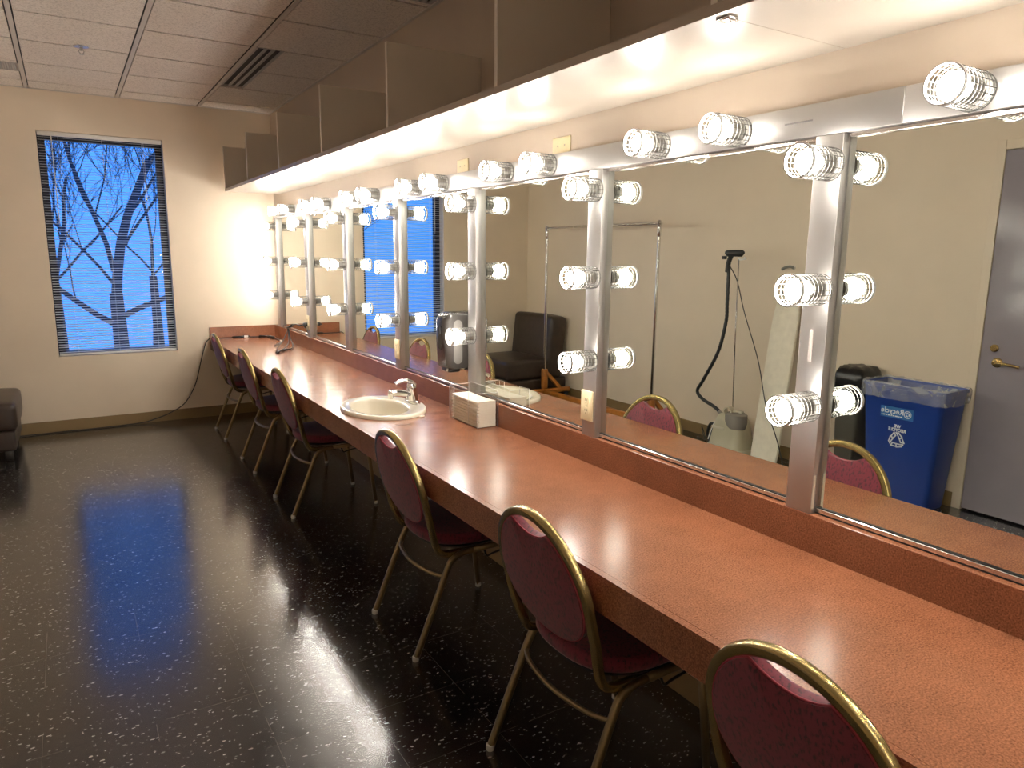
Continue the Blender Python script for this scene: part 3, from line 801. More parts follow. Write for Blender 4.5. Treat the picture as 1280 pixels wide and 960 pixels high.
bm = mb(); prism(bm, capsule((0.0, 0.15), 0.017, 0.058), -0.1212, -0.1185, WALLX); o = obj('sight_window', bm, mat('dark sight window', (0.018, 0.016, 0.015), 0.15), sd, sm=False)
bm = mb(); prism(bm, [(0.0, 0.205), (0.007, 0.185), (0.009, 0.176), (0.006, 0.169), (0, 0.167), (-0.006, 0.169), (-0.009, 0.176), (-0.007, 0.185)], -0.1218, -0.1212, WALLX); o = obj('drop_mark', bm, mat('grey print', (0.10, 0.095, 0.09), 0.4), sd, sm=False); o['label'] = 'grey drop symbol'
bm = mb(); prism(bm, capsule((-0.056, 0.132), 0.024, 0.108), 0.0648, 0.0662, basis((1, 0, 0), (0, 0, 1), (0, -1, 0))); obj('side_panel', bm, mat('mid grey plastic', (0.13, 0.12, 0.11), 0.18), sd, sm=False)
bm = mb(); box(bm, -0.095, -0.03, -0.040, 0.040, -0.020, 0.002, 0.006); obj('nozzle', bm, black_m, sd)
bm = mb(); prism(bm, [(-0.030, -0.015), (-0.012, -0.015), (-0.024, 0.004), (-0.040, 0.004)], -0.0958, -0.095, WALLX); o = obj('nozzle_tab', bm, white_m, sd, sm=False)

# ================================================================== OVERHEAD SHELF
sh = thing('overhead_shelf', 'long beige overhead cubby shelf running along the mirror wall', 'shelf', (0, 0, ZS))
SE = 6.62
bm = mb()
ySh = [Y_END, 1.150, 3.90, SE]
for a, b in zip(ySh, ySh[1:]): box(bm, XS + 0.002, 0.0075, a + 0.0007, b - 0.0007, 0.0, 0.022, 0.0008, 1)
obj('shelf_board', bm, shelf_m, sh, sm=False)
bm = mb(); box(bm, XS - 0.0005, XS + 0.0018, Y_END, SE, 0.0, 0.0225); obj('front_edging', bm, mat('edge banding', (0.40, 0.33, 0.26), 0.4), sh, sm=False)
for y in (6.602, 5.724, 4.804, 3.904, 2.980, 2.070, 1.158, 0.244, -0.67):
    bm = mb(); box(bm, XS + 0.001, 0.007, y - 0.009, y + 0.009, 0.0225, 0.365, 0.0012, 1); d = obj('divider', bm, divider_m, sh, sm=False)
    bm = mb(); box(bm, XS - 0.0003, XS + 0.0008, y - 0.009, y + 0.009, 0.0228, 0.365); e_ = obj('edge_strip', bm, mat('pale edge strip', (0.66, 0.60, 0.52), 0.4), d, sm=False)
bm = mb(); box(bm, -0.425, -0.395, 1.132, 1.172, -0.006, -0.0003, 0.0015, 1); box(bm, -0.395, -0.38, 1.146, 1.158, -0.004, -0.0003, 0.001, 1)
o = obj('joint_clip', bm, alu_dark_m, sh); o['label'] = 'small bright metal clip on the underside'

# ================================================================== CEILING FITTINGS
def linear_vent(x0, x1, y0, y1, label):
    v = thing('air_vent', label, 'air vent', (x0, y0, H), 0, 'linear ceiling vents')
    w, l = x1 - x0, y1 - y0
    bm = mb(); box(bm, 0.004, w - 0.004, 0.004, l - 0.004, 0.008, 0.019); obj('dark_cavity', bm, gap_m, v, sm=False)
    bm = mb(); box(bm, 0, w, -0.004, 0.004, -0.001, 0.012); box(bm, 0, w, l - 0.004, l + 0.004, -0.001, 0.012)
    box(bm, 0, 0.014, 0.004, l - 0.004, -0.001, 0.012); box(bm, w - 0.014, w, 0.004, l - 0.004, -0.001, 0.012); obj('vent_frame', bm, vent_m, v, sm=False)
    sp = (w - 0.028) / 3
    for k in (1, 2):
        xx = 0.014 + sp * k
        bm = mb(); box(bm, xx - 0.009, xx + 0.009, 0.004, l - 0.004, -0.001, 0.006); obj('blade', bm, vent_m, v, sm=False)
linear_vent(VX0 - 0.036, VX1, VY0, VY1, 'long three-slot ceiling vent beside the shelf, near the far wall')
linear_vent(-0.14, -0.018, 2.2, 3.43, 'three-slot ceiling vent at the top edge, tight above the shelf')
gr = thing('return_grille', 'grey perforated ceiling grille near the far wall, at the left edge', 'grille', (-2.395, 5.99, H), 0)
bm = mb(); box(bm, 0, 0.583, 0, 0.25, 0.008, 0.016); obj('backing', bm, mat('grille grey', (0.16, 0.15, 0.14), 0.6), gr, sm=False)
bm = mb()
for k in range(40): box(bm, 0.012 + k * 0.014, 0.012 + k * 0.014 + 0.006, 0.01, 0.24, 0.002, 0.006)
for k in range(17): box(bm, 0.01, 0.573, 0.012 + k * 0.0139, 0.012 + k * 0.0139 + 0.005, 0.0025, 0.0055)
obj('grid', bm, vent_m, gr, sm=False)
bm = mb(); box(bm, 0, 0.583, 0, 0.012, 0, 0.01); box(bm, 0, 0.583, 0.238, 0.25, 0, 0.01); box(bm, 0, 0.012, 0.012, 0.238, 0, 0.01); box(bm, 0.571, 0.583, 0.012, 0.238, 0, 0.01); obj('grille_frame', bm, vent_m, gr, sm=False)
sp_ = thing('ceiling_sprinkler', 'chrome fire sprinkler head hanging from the ceiling tile', 'sprinkler', (-1.468, 5.285, H))
bm = mb(); lathe(bm, [(0, 0.001), (0.042, 0.001), (0.044, -0.003), (0.026, -0.009), (0.012, -0.010), (0, -0.010)], 24); obj('escutcheon', bm, chrome_m, sp_)
bm = mb(); lathe(bm, [(0.009, -0.010), (0.009, -0.022), (0.006, -0.026), (0, -0.026)], 12)
for s in (-1, 1): tube(bm, catmull([(s * 0.008, 0, -0.018), (s * 0.014, 0, -0.030), (s * 0.004, 0, -0.044)], 4), 0.002, 6)
obj('body', bm, screw_m, sp_)
bm = mb(); lathe(bm, [(0, -0.044), (0.014, -0.044), (0.015, -0.046), (0, -0.047)], 16); obj('deflector', bm, screw_m, sp_)

# ================================================================== BANQUET CHAIRS
def make_chair(label, group):
    """local: +x towards the counter, origin on the floor below the seat"""
    t = thing('banquet_chair', label, 'chair', (0, 0, 0), 0, group)
    def xb(z): return -0.150 - 0.245 * (z - 0.42)       # back-plane lean
    # back frame: inverted U, bends forward under the seat
    pts = []
    HW = 0.196
    left = [(0.02, 0.376), (-0.05, 0.376), (-0.10, 0.379), (-0.130, 0.392), (-0.145, 0.42)]
    A = [(x, -HW + 0.016, z) for x, z in left] + [(xb(z), -HW + 0.012 - 0.012 * min(1, (z - 0.42) / 0.1), z) for z in (0.47, 0.52, 0.57, 0.62)]
    arc = []
    for k in range(1, 16):
        a = PI - PI * k / 16
        z = 0.62 + 0.203 * math.sin(a); arc.append((xb(z), HW * math.cos(a), z))
    Bp = [(x, -y, z) for x, y, z in reversed(A)]
    path = catmull(A + arc + Bp, 3)
    bm = mb(); tube(bm, path, 0.0125, 12, ref=None, ry=0.0125, sq=0.5); obj('back_frame', bm, gold_m, t, ang=50)
    # upholstered back panel with scooped hand hold
    lean = Vector((-0.245, 0, 1)).normalized(); nrm = Vector((1, 0, 0.245)).normalized()   # panel axes
    zc0 = 0.645; c0 = Vector((xb(zc0), 0, zc0))
    Mb = basis((0, 1, 0), lean, nrm, c0)
    ks = 1 / lean.z
    def inside(u, v):
        z = v
        if v >= -0.025 * ks:
            vv = (v + 0.025 * ks); ok = (u / 0.186) ** 2 + (vv / (0.193 * ks)) ** 2 <= 1
        else:
            vv = (v + 0.025 * ks); ok = (abs(u) / 0.186) ** 2.2 + (abs(vv) / (0.142 * ks)) ** 2.2 <= 1
        if not ok: return False
        return (u / 0.100) ** 2 + ((v - 0.185 * ks) / 0.062) ** 2 > 1
    cache = {}
    def R(a):
        key = round(a, 6)
        if key not in cache:
            r_ = 0.0; c, s = math.cos(a), math.sin(a)
            st = 0.0008
            while inside(c * (r_ + st), s * (r_ + st)) and r_ < 0.4: r_ += st
            cache[key] = r_
        return cache[key]
    bm = mb(); rf, rb = polar_pad(bm, R, 128, Mb, 0.020, 0.024, 0.62, 9)
    n_ = 128
    rim = [Mb @ Vector((R(2 * PI * k / n_) * math.cos(2 * PI * k / n_), R(2 * PI * k / n_) * math.sin(2 * PI * k / n_), -0.0115)) for k in range(n_)]
    back = obj('backrest', bm, fabric_m, t, ang=60)
    bm = mb(); tube(bm, rim, 0.0022, 6, closed=True); obj('piping', bm, piping_m, back)
    # seat
    Ms = basis((1, 0, 0), (0, 1, 0), (0, 0, 1), (0.055, 0, 0.428))
    def Rs(a):
        c, s = abs(math.cos(a)), abs(math.sin(a))
        e = 2.6
        return ((c / 0.215) ** e + (s / 0.212) ** e) ** (-1 / e)
    bm = mb(); polar_pad(bm, Rs, 72, Ms, 0.040, 0.030, 0.55, 8); obj('seat', bm, fabric_m, t, ang=60)
    bm = mb(); polar_pad(bm, lambda a: Rs(a) * 0.93, 48, basis((1, 0, 0), (0, 1, 0), (0, 0, 1), (0.055, 0, 0.397)), 0.004, 0.004, 1.0, 3); obj('seat_pan', bm, black_m, t)
    # legs and rails
    for s in (-1, 1):
        y = s * 0.205
        rear = catmull([(-0.243, y, 0.006), (-0.175, y, 0.170), (-0.110, y * 0.985, 0.325), (-0.085, y * 0.975, 0.360), (-0.045, y * 0.97, 0.377), (0.0, y * 0.97, 0.381)], 6)
        bm = mb(); tube(bm, rear, 0.0108, 10, ref=(0, 1, 0), ry=0.0108, sq=0.6); lg = obj('leg', bm, leg_m, t, ang=50)
        bm = mb(); lathe(bm, [(0, 0), (0.012, 0), (0.0135, 0.006), (0.0125, 0.018), (0, 0.02)], 12, Matrix.Translation((-0.243, y, 0.0))); obj('glide', bm, glide_m, lg)
        bm = mb(); tube(bm, [(0.0, y * 0.97, 0.381), (0.10, y * 0.97, 0.382), (0.225, y * 0.97, 0.383)], 0.0108, 10, ref=(0, 1, 0), ry=0.0108, sq=0.6); obj('seat_rail', bm, leg_m, t, ang=50)
        bm = mb(); tube(bm, [(0.205, y * 0.97, 0.372), (0.228, y * 0.985, 0.19), (0.250, y, 0.006)], 0.0108, 10, ref=(0, 1, 0), ry=0.0108, sq=0.6); lg = obj('leg', bm, leg_m, t, ang=50)
        bm = mb(); lathe(bm, [(0, 0), (0.012, 0), (0.0135, 0.006), (0.0125, 0.018), (0, 0.02)], 12, Matrix.Translation((0.250, y, 0.0))); obj('glide', bm, glide_m, lg)
        bm = mb(); tube(bm, catmull([(0.05, y * 0.97 , 0.370), (0.06, y * 1.0, 0.346), (0.09, y * 1.0, 0.352), (0.185, y * 1.0, 0.362), (0.215, y * 1.0, 0.335)], 4), 0.0042, 6); obj('gang_bracket', bm, blackwire_m, t)
    bm = mb()
    tube(bm, catmull([(-0.122, -0.200, 0.300), (-0.150, -0.13, 0.298), (-0.166, 0, 0.297), (-0.150, 0.13, 0.298), (-0.122, 0.200, 0.300)], 8), 0.0075, 10)
    obj('stretcher', bm, leg_m, t)
    return t
CH = [(-0.448, 6.085, 0.0, 'burgundy banquet chair with gold frame nearest the far wall, below the black cords'),
      (-0.446, 5.053, 0.0, 'burgundy banquet chair with gold frame, second from the far wall'),
      (-0.446, 4.090, 0.0, 'burgundy banquet chair with gold frame, third from the far wall, just beyond the sink'),
      (-0.446, 2.420, 0.0, 'burgundy banquet chair with gold frame between the sink and the two nearest chairs'),
      (-0.450, 1.455, 0.0, 'burgundy banquet chair with gold frame, second nearest, its back and legs fully shown'),
      (-0.450, 0.665, 0.0, 'burgundy banquet chair nearest the camera, cut off by the bottom of the photo')]
grp = 'banquet chairs pushed under the counter'
c0 = make_chair(CH[0][3], grp); c0.location = CH[0][:2] + (0,); 
for x, y, rz, lab in CH[1:]: dup(c0, (x, y, 0), rz, lab, grp)

# ================================================================== LEATHER LOUNGE CHAIR (far left corner)
lc = thing('lounge_chair', 'armless dark brown leather lounge chair in the far left corner', 'lounge chair', (-W + 0.012, 6.355, 0))
def cushion(x0, x1, y0, y1, z0, z1, r, puff=0.0, M=None):
    b = mb(); nx = 10
    box(b, x0, x1, y0, y1, z0, z1, r, 4)
    bmesh.ops.subdivide_edges(b, edges=[e for e in b.edges if e.calc_length() > 0.12], cuts=6, use_grid_fill=True)
    cx_, cy_, cz_ = (x0 + x1) / 2, (y0 + y1) / 2, (z0 + z1) / 2
    for v in b.verts:
        u, w, q = (v.co.x - cx_) / (x1 - x0) * 2, (v.co.y - cy_) / (y1 - y0) * 2, (v.co.z - cz_) / (z1 - z0) * 2
        f = max(0, 1 - u * u) * max(0, 1 - w * w)
        if q > 0.8: v.co.z += puff * f
        g_ = max(0, 1 - q * q) * max(0, 1 - w * w)
        if u > 0.8: v.co.x += puff * 0.6 * g_
        v.co += Vector((0, 0, noise.noise(v.co * 9) * 0.004))
    if M: bmesh.ops.transform(b, matrix=M, verts=b.verts[:])
    return b
obj('base', cushion(0.02, 0.742, -0.365, 0.365, 0.07, 0.215, 0.02), leather_m, lc, ang=60)
obj('seat_cushion', cushion(0.12, 0.762, -0.362, 0.362, 0.218, 0.415, 0.035, 0.022), leather_m, lc, ang=60)
Mlean = Matrix.Translation((0.09, 0, 0.40)) @ Matrix.Rotation(-0.10, 4, 'Y') @ Matrix.Translation((-0.09, 0, -0.40))
obj('backrest', cushion(0.055, 0.265, -0.368, 0.368, 0.20, 0.845, 0.045, 0.02, Mlean), leather_m, lc, ang=60)
for z in (0.216,):
    bm = mb(); tube(bm, [(0.744, -0.362, z), (0.744, 0.362, z)], 0.004, 6); obj('piping', bm, seam_m, lc)
for x in (0.07, 0.69):
    for y in (-0.315, 0.315):
        bm = mb(); box(bm, x - 0.025, x + 0.025, y - 0.025, y + 0.025, 0.0, 0.072, 0.004, 1); obj('leg', bm, mat('black wood foot', (0.012, 0.010, 0.008), 0.4), lc)

# ================================================================== CLOTHES RACK (seen in mirrors)
XR = -2.472
rk = thing('clothes_rack', 'empty chrome garment rack on an orange wooden base by the left wall', 'clothes rack', (XR, 0, 0))
yL, yR = 5.935, 4.345
bm = mb(); tube(bm, [(0, yR - 0.02, 1.742), (0, yL + 0.02, 1.742)], 0.012, 12)
obj('top_rail', bm, chrome_m, rk)
for y in (yL, yR):
    bm = mb(); tube(bm, [(0, y, 0.30), (0, y, 1.745)], 0.0135, 12)
    lathe(bm, [(0.0, 1.77), (0.012, 1.766), (0.0165, 1.755), (0.0165, 1.64), (0.0135, 1.635)], 12, Matrix.Translation((0, y, 0))); obj('post', bm, chrome_m, rk)
    bm = mb(); box(bm, -0.027, 0.027, y - 0.024, y + 0.024, 0.118, 0.325, 0.004, 1); obj('upright_block', bm, wood_m, rk)
    bm = mb(); box(bm, -0.315, 0.26, y - 0.024, y + 0.024, 0.072, 0.118, 0.004, 1); ft = obj('foot', bm, wood_m, rk)
    bm = mb(); prism(bm, [(-0.027, 0.305), (-0.027, 0.265), (-0.165, 0.118), (-0.215, 0.118)], -0.018, 0.018, basis((1, 0, 0), (0, 0, 1), (0, -1, 0), (0, y, 0))); obj('brace', bm, wood_m, rk, sm=False)
    for x in (-0.28, 0.225):
        bm = mb(); lathe(bm, [(0, -0.011), (0.022, -0.011), (0.024, -0.007), (0.024, 0.007), (0.022, 0.011), (0, 0.011)], 16, Matrix.Translation((x, y, 0.0245)) @ Matrix.Rotation(PI / 2, 4, 'X'))
        box(bm, x - 0.012, x + 0.012, y - 0.016, y - 0.013, 0.02, 0.070); box(bm, x - 0.012, x + 0.012, y + 0.013, y + 0.016, 0.02, 0.070); box(bm, x - 0.014, x + 0.014, y - 0.016, y + 0.016, 0.064, 0.0715)
        obj('caster', bm, mat('caster grey', (0.09, 0.09, 0.10), 0.35), ft)
bm = mb(); box(bm, -0.022, 0.022, yR + 0.025, yL - 0.025, 0.070, 0.117, 0.004, 1); obj('long_beam', bm, wood_m, rk)

# ================================================================== GARMENT STEAMER
SX, SY = -2.577, 3.565
st = thing('garment_steamer', 'grey garment steamer on the floor with black hose and thin pole', 'garment steamer', (SX, SY, 0))
bm = mb(); rows = []
for z, hx, hy, e in ((0.012, 0.128, 0.165, 3), (0.02, 0.137, 0.174, 3), (0.06, 0.130, 0.168, 3.2), (0.068, 0.122, 0.160, 3.2), (0.17, 0.106, 0.142, 3.2), (0.26, 0.092, 0.122, 3), (0.30, 0.078, 0.105, 2.7), (0.312, 0.05, 0.07, 2.5)):
    ring = []
    for k in range(40):
        a = 2 * PI * k / 40; c, s = math.cos(a), math.sin(a)
        ring.append(bm.verts.new((hx * math.copysign(abs(c) ** (2 / e), c), hy * math.copysign(abs(s) ** (2 / e), s), z)))
    rows.append(ring)
for A, B in zip(rows, rows[1:]):
    for k in range(40): bm.faces.new((A[k], A[(k + 1) % 40], B[(k + 1) % 40], B[k]))
bm.faces.new(rows[0][::-1]); bm.faces.new(rows[-1]); obj('body', bm, steam_m, st, ang=30)
bm = mb(); rows = []
for z, q in ((0.008, 1.0), (0.022, 1.02), (0.062, 0.985), (0.066, 0.95)):
    ring = []
    for k in range(40):
        a = 2 * PI * k / 40; c, s = math.cos(a), math.sin(a)
        ring.append(bm.verts.new((0.139 * q * math.copysign(abs(c) ** (2 / 3), c), 0.176 * q * math.copysign(abs(s) ** (2 / 3), s), z)))
    rows.append(ring)
for A, B in zip(rows, rows[1:]):
    for k in range(40): bm.faces.new((A[k], A[(k + 1) % 40], B[(k + 1) % 40], B[k]))
obj('base_skirt', bm, steam_pale_m, st)
bm = mb(); lathe(bm, [(0, -0.075), (0.05, -0.062), (0.078, -0.03), (0.088, 0.02), (0.086, 0.075), (0.07, 0.085), (0, 0.088)], 28, Matrix.Translation((0.028, -0.055, 0.245)) @ Matrix.Diagonal((0.86, 1, 1, 1)))
obj('water_tank', bm, mat('smoked water tank', (0.27, 0.245, 0.215), 0.15, coat=0.3), st)
bm = mb(); lathe(bm, [(0.022, -0.03), (0.032, -0.03), (0.034, 0.03), (0.024, 0.03), (0.022, -0.03)], 24, Matrix.Translation((0.045, 0.005, 0.338)) @ Matrix.Rotation(PI / 2, 4, 'Y') @ Matrix.Rotation(0.3, 4, 'X'))
tube(bm, catmull([(0.02, -0.02, 0.33), (0.02, -0.06, 0.343), (0.015, -0.10, 0.338)], 5), 0.013, 10, ry=0.02)
obj('tank_handle', bm, steam_pale_m, st)
bm = mb(); tube(bm, [(-0.03, 0.03, 0.30), (-0.02, 0.045, 0.9), (-0.015, 0.055, 1.47)], 0.0055, 8); obj('pole', bm, chrome_m, st)
bm = mb(); tube(bm, catmull([(-0.015, 0.055, 1.47), (0.01, 0.02, 1.462), (0.03, -0.045, 1.468), (0.03, -0.03, 1.478)], 5), 0.006, 8); obj('hook', bm, white_m, st)
bm = mb(); hose = catmull([(0.02, 0.118, 1.44), (0.015, 0.118, 1.38), (0.03, 0.10, 1.15), (0.03, 0.10, 1.0), (0.05, 0.14, 0.77), (0.05, 0.27, 0.535), (0.05, 0.325, 0.44), (0.05, 0.27, 0.385), (0.04, 0.15, 0.34), (0.03, 0.085, 0.298)], 10)
tube(bm, hose, [0.0125 + 0.0012 * (i % 2) for i in range(len(hose))], 10); obj('hose', bm, black_m, st)
bm = mb(); tube(bm, [(0.036, 0.11, 0.315), (0.028, 0.075, 0.290)], 0.015, 12); obj('hose_fitting', bm, screw_m, st)
bm = mb(); lathe(bm, [(0, -0.02), (0.75, -0.02), (1, 0.0), (1, 0.012), (0.8, 0.024), (0, 0.026)], 24, Matrix.Translation((0.03, 0.06, 1.505)) @ Matrix.Diagonal((0.035, 0.088, 1.1, 1)))
tube(bm, catmull([(0.03, 0.09, 1.49), (0.025, 0.115, 1.44), (0.018, 0.128, 1.37)], 5), 0.018, 10)
lathe(bm, [(0, -0.012), (0.018, -0.012), (0.02, 0.0), (0.018, 0.012), (0, 0.012)], 12, Matrix.Translation((0.03, 0.155, 1.475)))
obj('steam_head', bm, black_m, st)
bm = mb(); box(bm, 0.0, 0.0012, -0.055, 0.055, -0.012, 0.012, 0.0004, 1, Matrix.Translation((0.1015, 0.045, 0.205)) @ Matrix.Rotation(-0.15, 4, 'Y')); obj('name_plate', bm, steam_pale_m, st)
bm = mb(); cord = catmull([(0.03, 0.10, 1.42), (-0.02, 0.06, 1.30), (-0.08, 0.03, 1.08), (0.005, -0.196, 0.749), (0.075, -0.345, 0.458), (0.125, -0.487, 0.262), (0.145, -0.543, 0.176), (0.165, -0.60, 0.06), (0.175, -0.64, 0.006), (0.16, -0.70, 0.006)], 8)
tube(bm, cord, 0.004, 6); obj('power_cord', bm, black_m, st)
bm = mb(); tube(bm, catmull([(0.06, -0.165, 0.05), (0.10, -0.20, 0.03), (0.14, -0.24, 0.006), (0.17, -0.29, 0.006)], 6), 0.004, 6); obj('supply_cord', bm, black_m, st)

# clothes iron beside the steamer, resting on its heel
ir = thing('clothes_iron', 'black and white clothes iron standing on its heel beside the grey steamer', 'iron', (-2.66, 3.845, 0))
sole = []
for k in range(25):
    a = -PI / 2 + PI * k / 24
    sole.append((0.055 * math.sin(a) * (1 if abs(math.sin(a)) < 1 else 1), 0.02 + 0.235 * max(0, math.cos(a)) ** 0.75))
Mi = basis((-1, 0, 0), (0, -0.28, 0.96), (0, 0.96, 0.28))
bm = mb(); prism(bm, [(x, y + 0.012) for x, y in sole], -0.045, -0.037, Mi); obj('soleplate', bm, chrome_m, ir)
bm = mb(); prism(bm, [(x * .95, 0.032 + (y - 0.02) * .95) for x, y in sole], -0.037, -0.010, Mi); obj('body', bm, mat('iron blue black', (0.02, 0.03, 0.045), 0.3), ir)
bm = mb(); prism(bm, [(x * .7, 0.045 + (y - 0.02) * .72) for x, y in sole], -0.010, 0.010, Mi); obj('white_shell', bm, white_m, ir)
bm = mb(); tube(bm, [Mi @ Vector(p) for p in catmull([(0, 0.05, 0.0), (0, 0.05, 0.05), (0, 0.10, 0.062), (0, 0.16, 0.05), (0, 0.17, 0.0)], 6)], 0.012, 10); obj('handle', bm, black_m, ir)
bm = mb(); tube(bm, catmull([(0.02, 0.02, 0.02), (0.01, 0.07, 0.06), (-0.02, 0.12, 0.12), (-0.05, 0.10, 0.006), (-0.06, 0.2, 0.006)], 6), 0.004, 6); obj('power_cord', bm, black_m, ir)

# ================================================================== IRONING BOARD
ib = thing('ironing_board', 'cream covered ironing board leaning upright against the left wall', 'ironing board', (0, 0, 0))
b0, b1 = Vector((-2.467, 3.175, 0.0)), Vector((-2.774, 3.275, 1.36))
ax = (b1 - b0); bl_ = ax.length; ax.normalize()
nr_ = Vector((1, 0.10, 0)); nr_ = (nr_ - ax * nr_.dot(ax)).normalized(); wd = nr_.cross(ax).normalized()
if wd.y < 0: wd = -wd
Mib = basis(wd, ax, nr_, b0)
poly = []
hwid = lambda q: 0.122 - 0.006 * q - 0.075 * max(0, (q - 0.72) / 0.28) ** 2.2
N_ = 26
for k in range(N_ + 1):
    q = k / N_; e_ = min(1, (q * bl_) / 0.10); r_ = hwid(q) - 0.05 * (1 - math.sqrt(max(0, 1 - (1 - e_) ** 2)))
    poly.append((r_, 0.006 + q * (bl_ - 0.012)))
full = poly + [(-x, y) for x, y in reversed(poly)]
def board_R(scale): return [(x * scale, y) for x, y in full]
bm = mb()
secs = [(-0.004, 0.93), (0.0, 0.985), (0.010, 1.0), (0.018, 0.985), (0.022, 0.93)]
rows = [[bm.verts.new(Mib @ Vector((x * s, bl_ / 2 + (y - bl_ / 2) * (1 - (1 - s) * .25), w))) for x, y in full] for w, s in secs]
for A, B in zip(rows, rows[1:]):
    for k in range(len(full)): bm.faces.new((A[k], A[(k + 1) % len(full)], B[(k + 1) % len(full)], B[k]))
bm.faces.new(rows[0][::-1]); bm.faces.new(rows[-1]); bmesh.ops.recalc_face_normals(bm, faces=bm.faces[:])
obj('padded_cover', bm, board_m, ib, ang=40)
for s in (-1, 1):
    bm = mb(); tube(bm, [Mib @ Vector((s * 0.075, 0.12, -0.014)), Mib @ Vector((s * 0.075, 1.18, -0.014))], 0.009, 8); obj('leg', bm, mat('grey leg tube', (0.35, 0.34, 0.32), 0.4, metal=0.5), ib)
hk = thing('wall_hook', 'small grey curved hook on the left wall above the ironing board', 'hook', (-W, 3.315, 1.41))
bm = mb(); lathe(bm, [(0, 0.0004), (0.016, 0.0004), (0.016, 0.005), (0, 0.006)], 14, RX); obj('mount', bm, screw_m, hk)
bm = mb(); tube(bm, catmull([(0.004, 0.0, 0.0), (0.03, 0.015, 0.006), (0.055, 0.035, -0.002), (0.062, 0.055, -0.016)], 6), 0.010, 10, ry=0.006); obj('arm', bm, mat('hook grey', (0.22, 0.22, 0.20), 0.4), hk)

# ================================================================== RECYCLING BIN
rb_ = thing('recycling_bin', 'tall blue recycling bin with clear bag beside the grey door', 'recycling bin', (-2.668, 2.285, 0))
def rect_ring(hx, hy, r, z, n=5, ox=0, oy=0):
    out = []
    for sx, sy, a0 in ((1, 1, 0), (-1, 1, PI / 2), (-1, -1, PI), (1, -1, 3 * PI / 2)):
        for i in range(n + 1):
            a = a0 + PI / 2 * i / n
            out.append(Vector((ox + sx * (hx - r) + r * math.cos(a), oy + sy * (hy - r) + r * math.sin(a), z)))
    return out
def loft(bm, rings, close0=True, close1=False):
    R_ = [[bm.verts.new(p) for p in r] for r in rings]
    for A, B in zip(R_, R_[1:]):
        n = len(A)
        for k in range(n): bm.faces.new((A[k], A[(k + 1) % n], B[(k + 1) % n], B[k]))
    if close0: bm.faces.new(R_[0][::-1])
    if close1: bm.faces.new(R_[-1])
    bmesh.ops.recalc_face_normals(bm, faces=bm.faces[:])
HB = 0.735
bm = mb()
loft(bm, [rect_ring(0.100, 0.190, 0.03, 0.002), rect_ring(0.104, 0.194, 0.03, 0.02), rect_ring(0.136, 0.245, 0.03, HB - 0.02), rect_ring(0.142, 0.252, 0.03, HB - 0.018), rect_ring(0.142, 0.252, 0.03, HB),
          rect_ring(0.136, 0.246, 0.028, HB), rect_ring(0.132, 0.241, 0.028, HB - 0.02), rect_ring(0.100, 0.190, 0.028, 0.02)], True, True)
obj('bin_body', bm, bin_m, rb_, ang=45)
bm = mb(); rings = []
rnd = random.Random(4)
for hx, hy, z, am in ((0.108, 0.208, HB - 0.22, 0.003), (0.118, 0.222, HB - 0.10, 0.003), (0.128, 0.236, HB - 0.02, 0.003), (0.146, 0.256, HB + 0.010, 0.006), (0.152, 0.262, HB - 0.005, 0.006), (0.151, 0.261, HB - 0.03, 0.007), (0.146, 0.257, HB - 0.06, 0.008), (0.143, 0.254, HB - 0.085, 0.006)):
    base = rect_ring(hx, hy, 0.035, z, 5)
    dense = []
    for i in range(len(base)):
        a, b = base[i], base[(i + 1) % len(base)]
        m = max(1, int((b - a).length / 0.018)) if (b - a).length > 0.03 else 1
        dense += [a.lerp(b, q / m) for q in range(m)]
    rings.append([(p, am, z) for p in dense])
nmin = max(len(r) for r in rings)
def resample(r, n):
    P = [p for p, _, _ in r]; out = []
    Ln = [0]
    for i in range(len(P)): Ln.append(Ln[-1] + (P[(i + 1) % len(P)] - P[i]).length)
    for k in range(n):
        tt = Ln[-1] * k / n
        i = max(q for q in range(len(P)) if Ln[q] <= tt + 1e-9)
        f = (tt - Ln[i]) / max(1e-9, Ln[i + 1] - Ln[i]); out.append(P[i].lerp(P[(i + 1) % len(P)], f))
    return out
outr = []
for r in rings:
    am = r[0][1]; P = resample(r, 150)
    outr.append([p + Vector((p.x, p.y, 0)).normalized() * abs(noise.noise(Vector((p.x * 30, p.y * 30, p.z * 18)))) * am * 1.6 + Vector((0, 0, noise.noise(p * 22) * am * 1.6)) for p in P])
loft(bm, outr, False, False)
obj('bag_liner', bm, liner_m, rb_, ang=70)
# printed label and recycling mark on the broad side facing the room; the face leans, so place along it
def face_x(z): return 0.104 + (0.136 - 0.104) * (z - 0.02) / (HB - 0.04)
slope = (0.136 - 0.104) / (HB - 0.04)
nrmb = Vector((1, 0, -slope)).normalized(); upb = Vector((slope, 0, 1)).normalized()
def bin_M(y, z, off=0.0008): return basis((0, 1, 0), upb, nrmb, (face_x(z) + off, y, z))
LY, LZ = 0.020, 0.568
bm = mb(); box(bm, -0.100, 0.100, -0.034, 0.034, 0, 0.0008, 0, 2, bin_M(LY, LZ, 0.0003)); lbl = obj('label', bm, label_m, rb_, sm=False); lbl['label'] = 'light blue label printed Recycle'
bm = text_bm('Recycle', 0.046, bin_M(LY + 0.027, LZ + 0.008, 0.0015), bold=0.0006)
obj('lettering', bm, print_m, lbl, sm=False)
bm = text_bm('BEVERAGE CONTAINERS', 0.0125, bin_M(LY + 0.030, LZ - 0.020, 0.0015)); bm.free()
bm = mb(); Ml = bin_M(LY, LZ, 0.0011)
x_ = -0.035
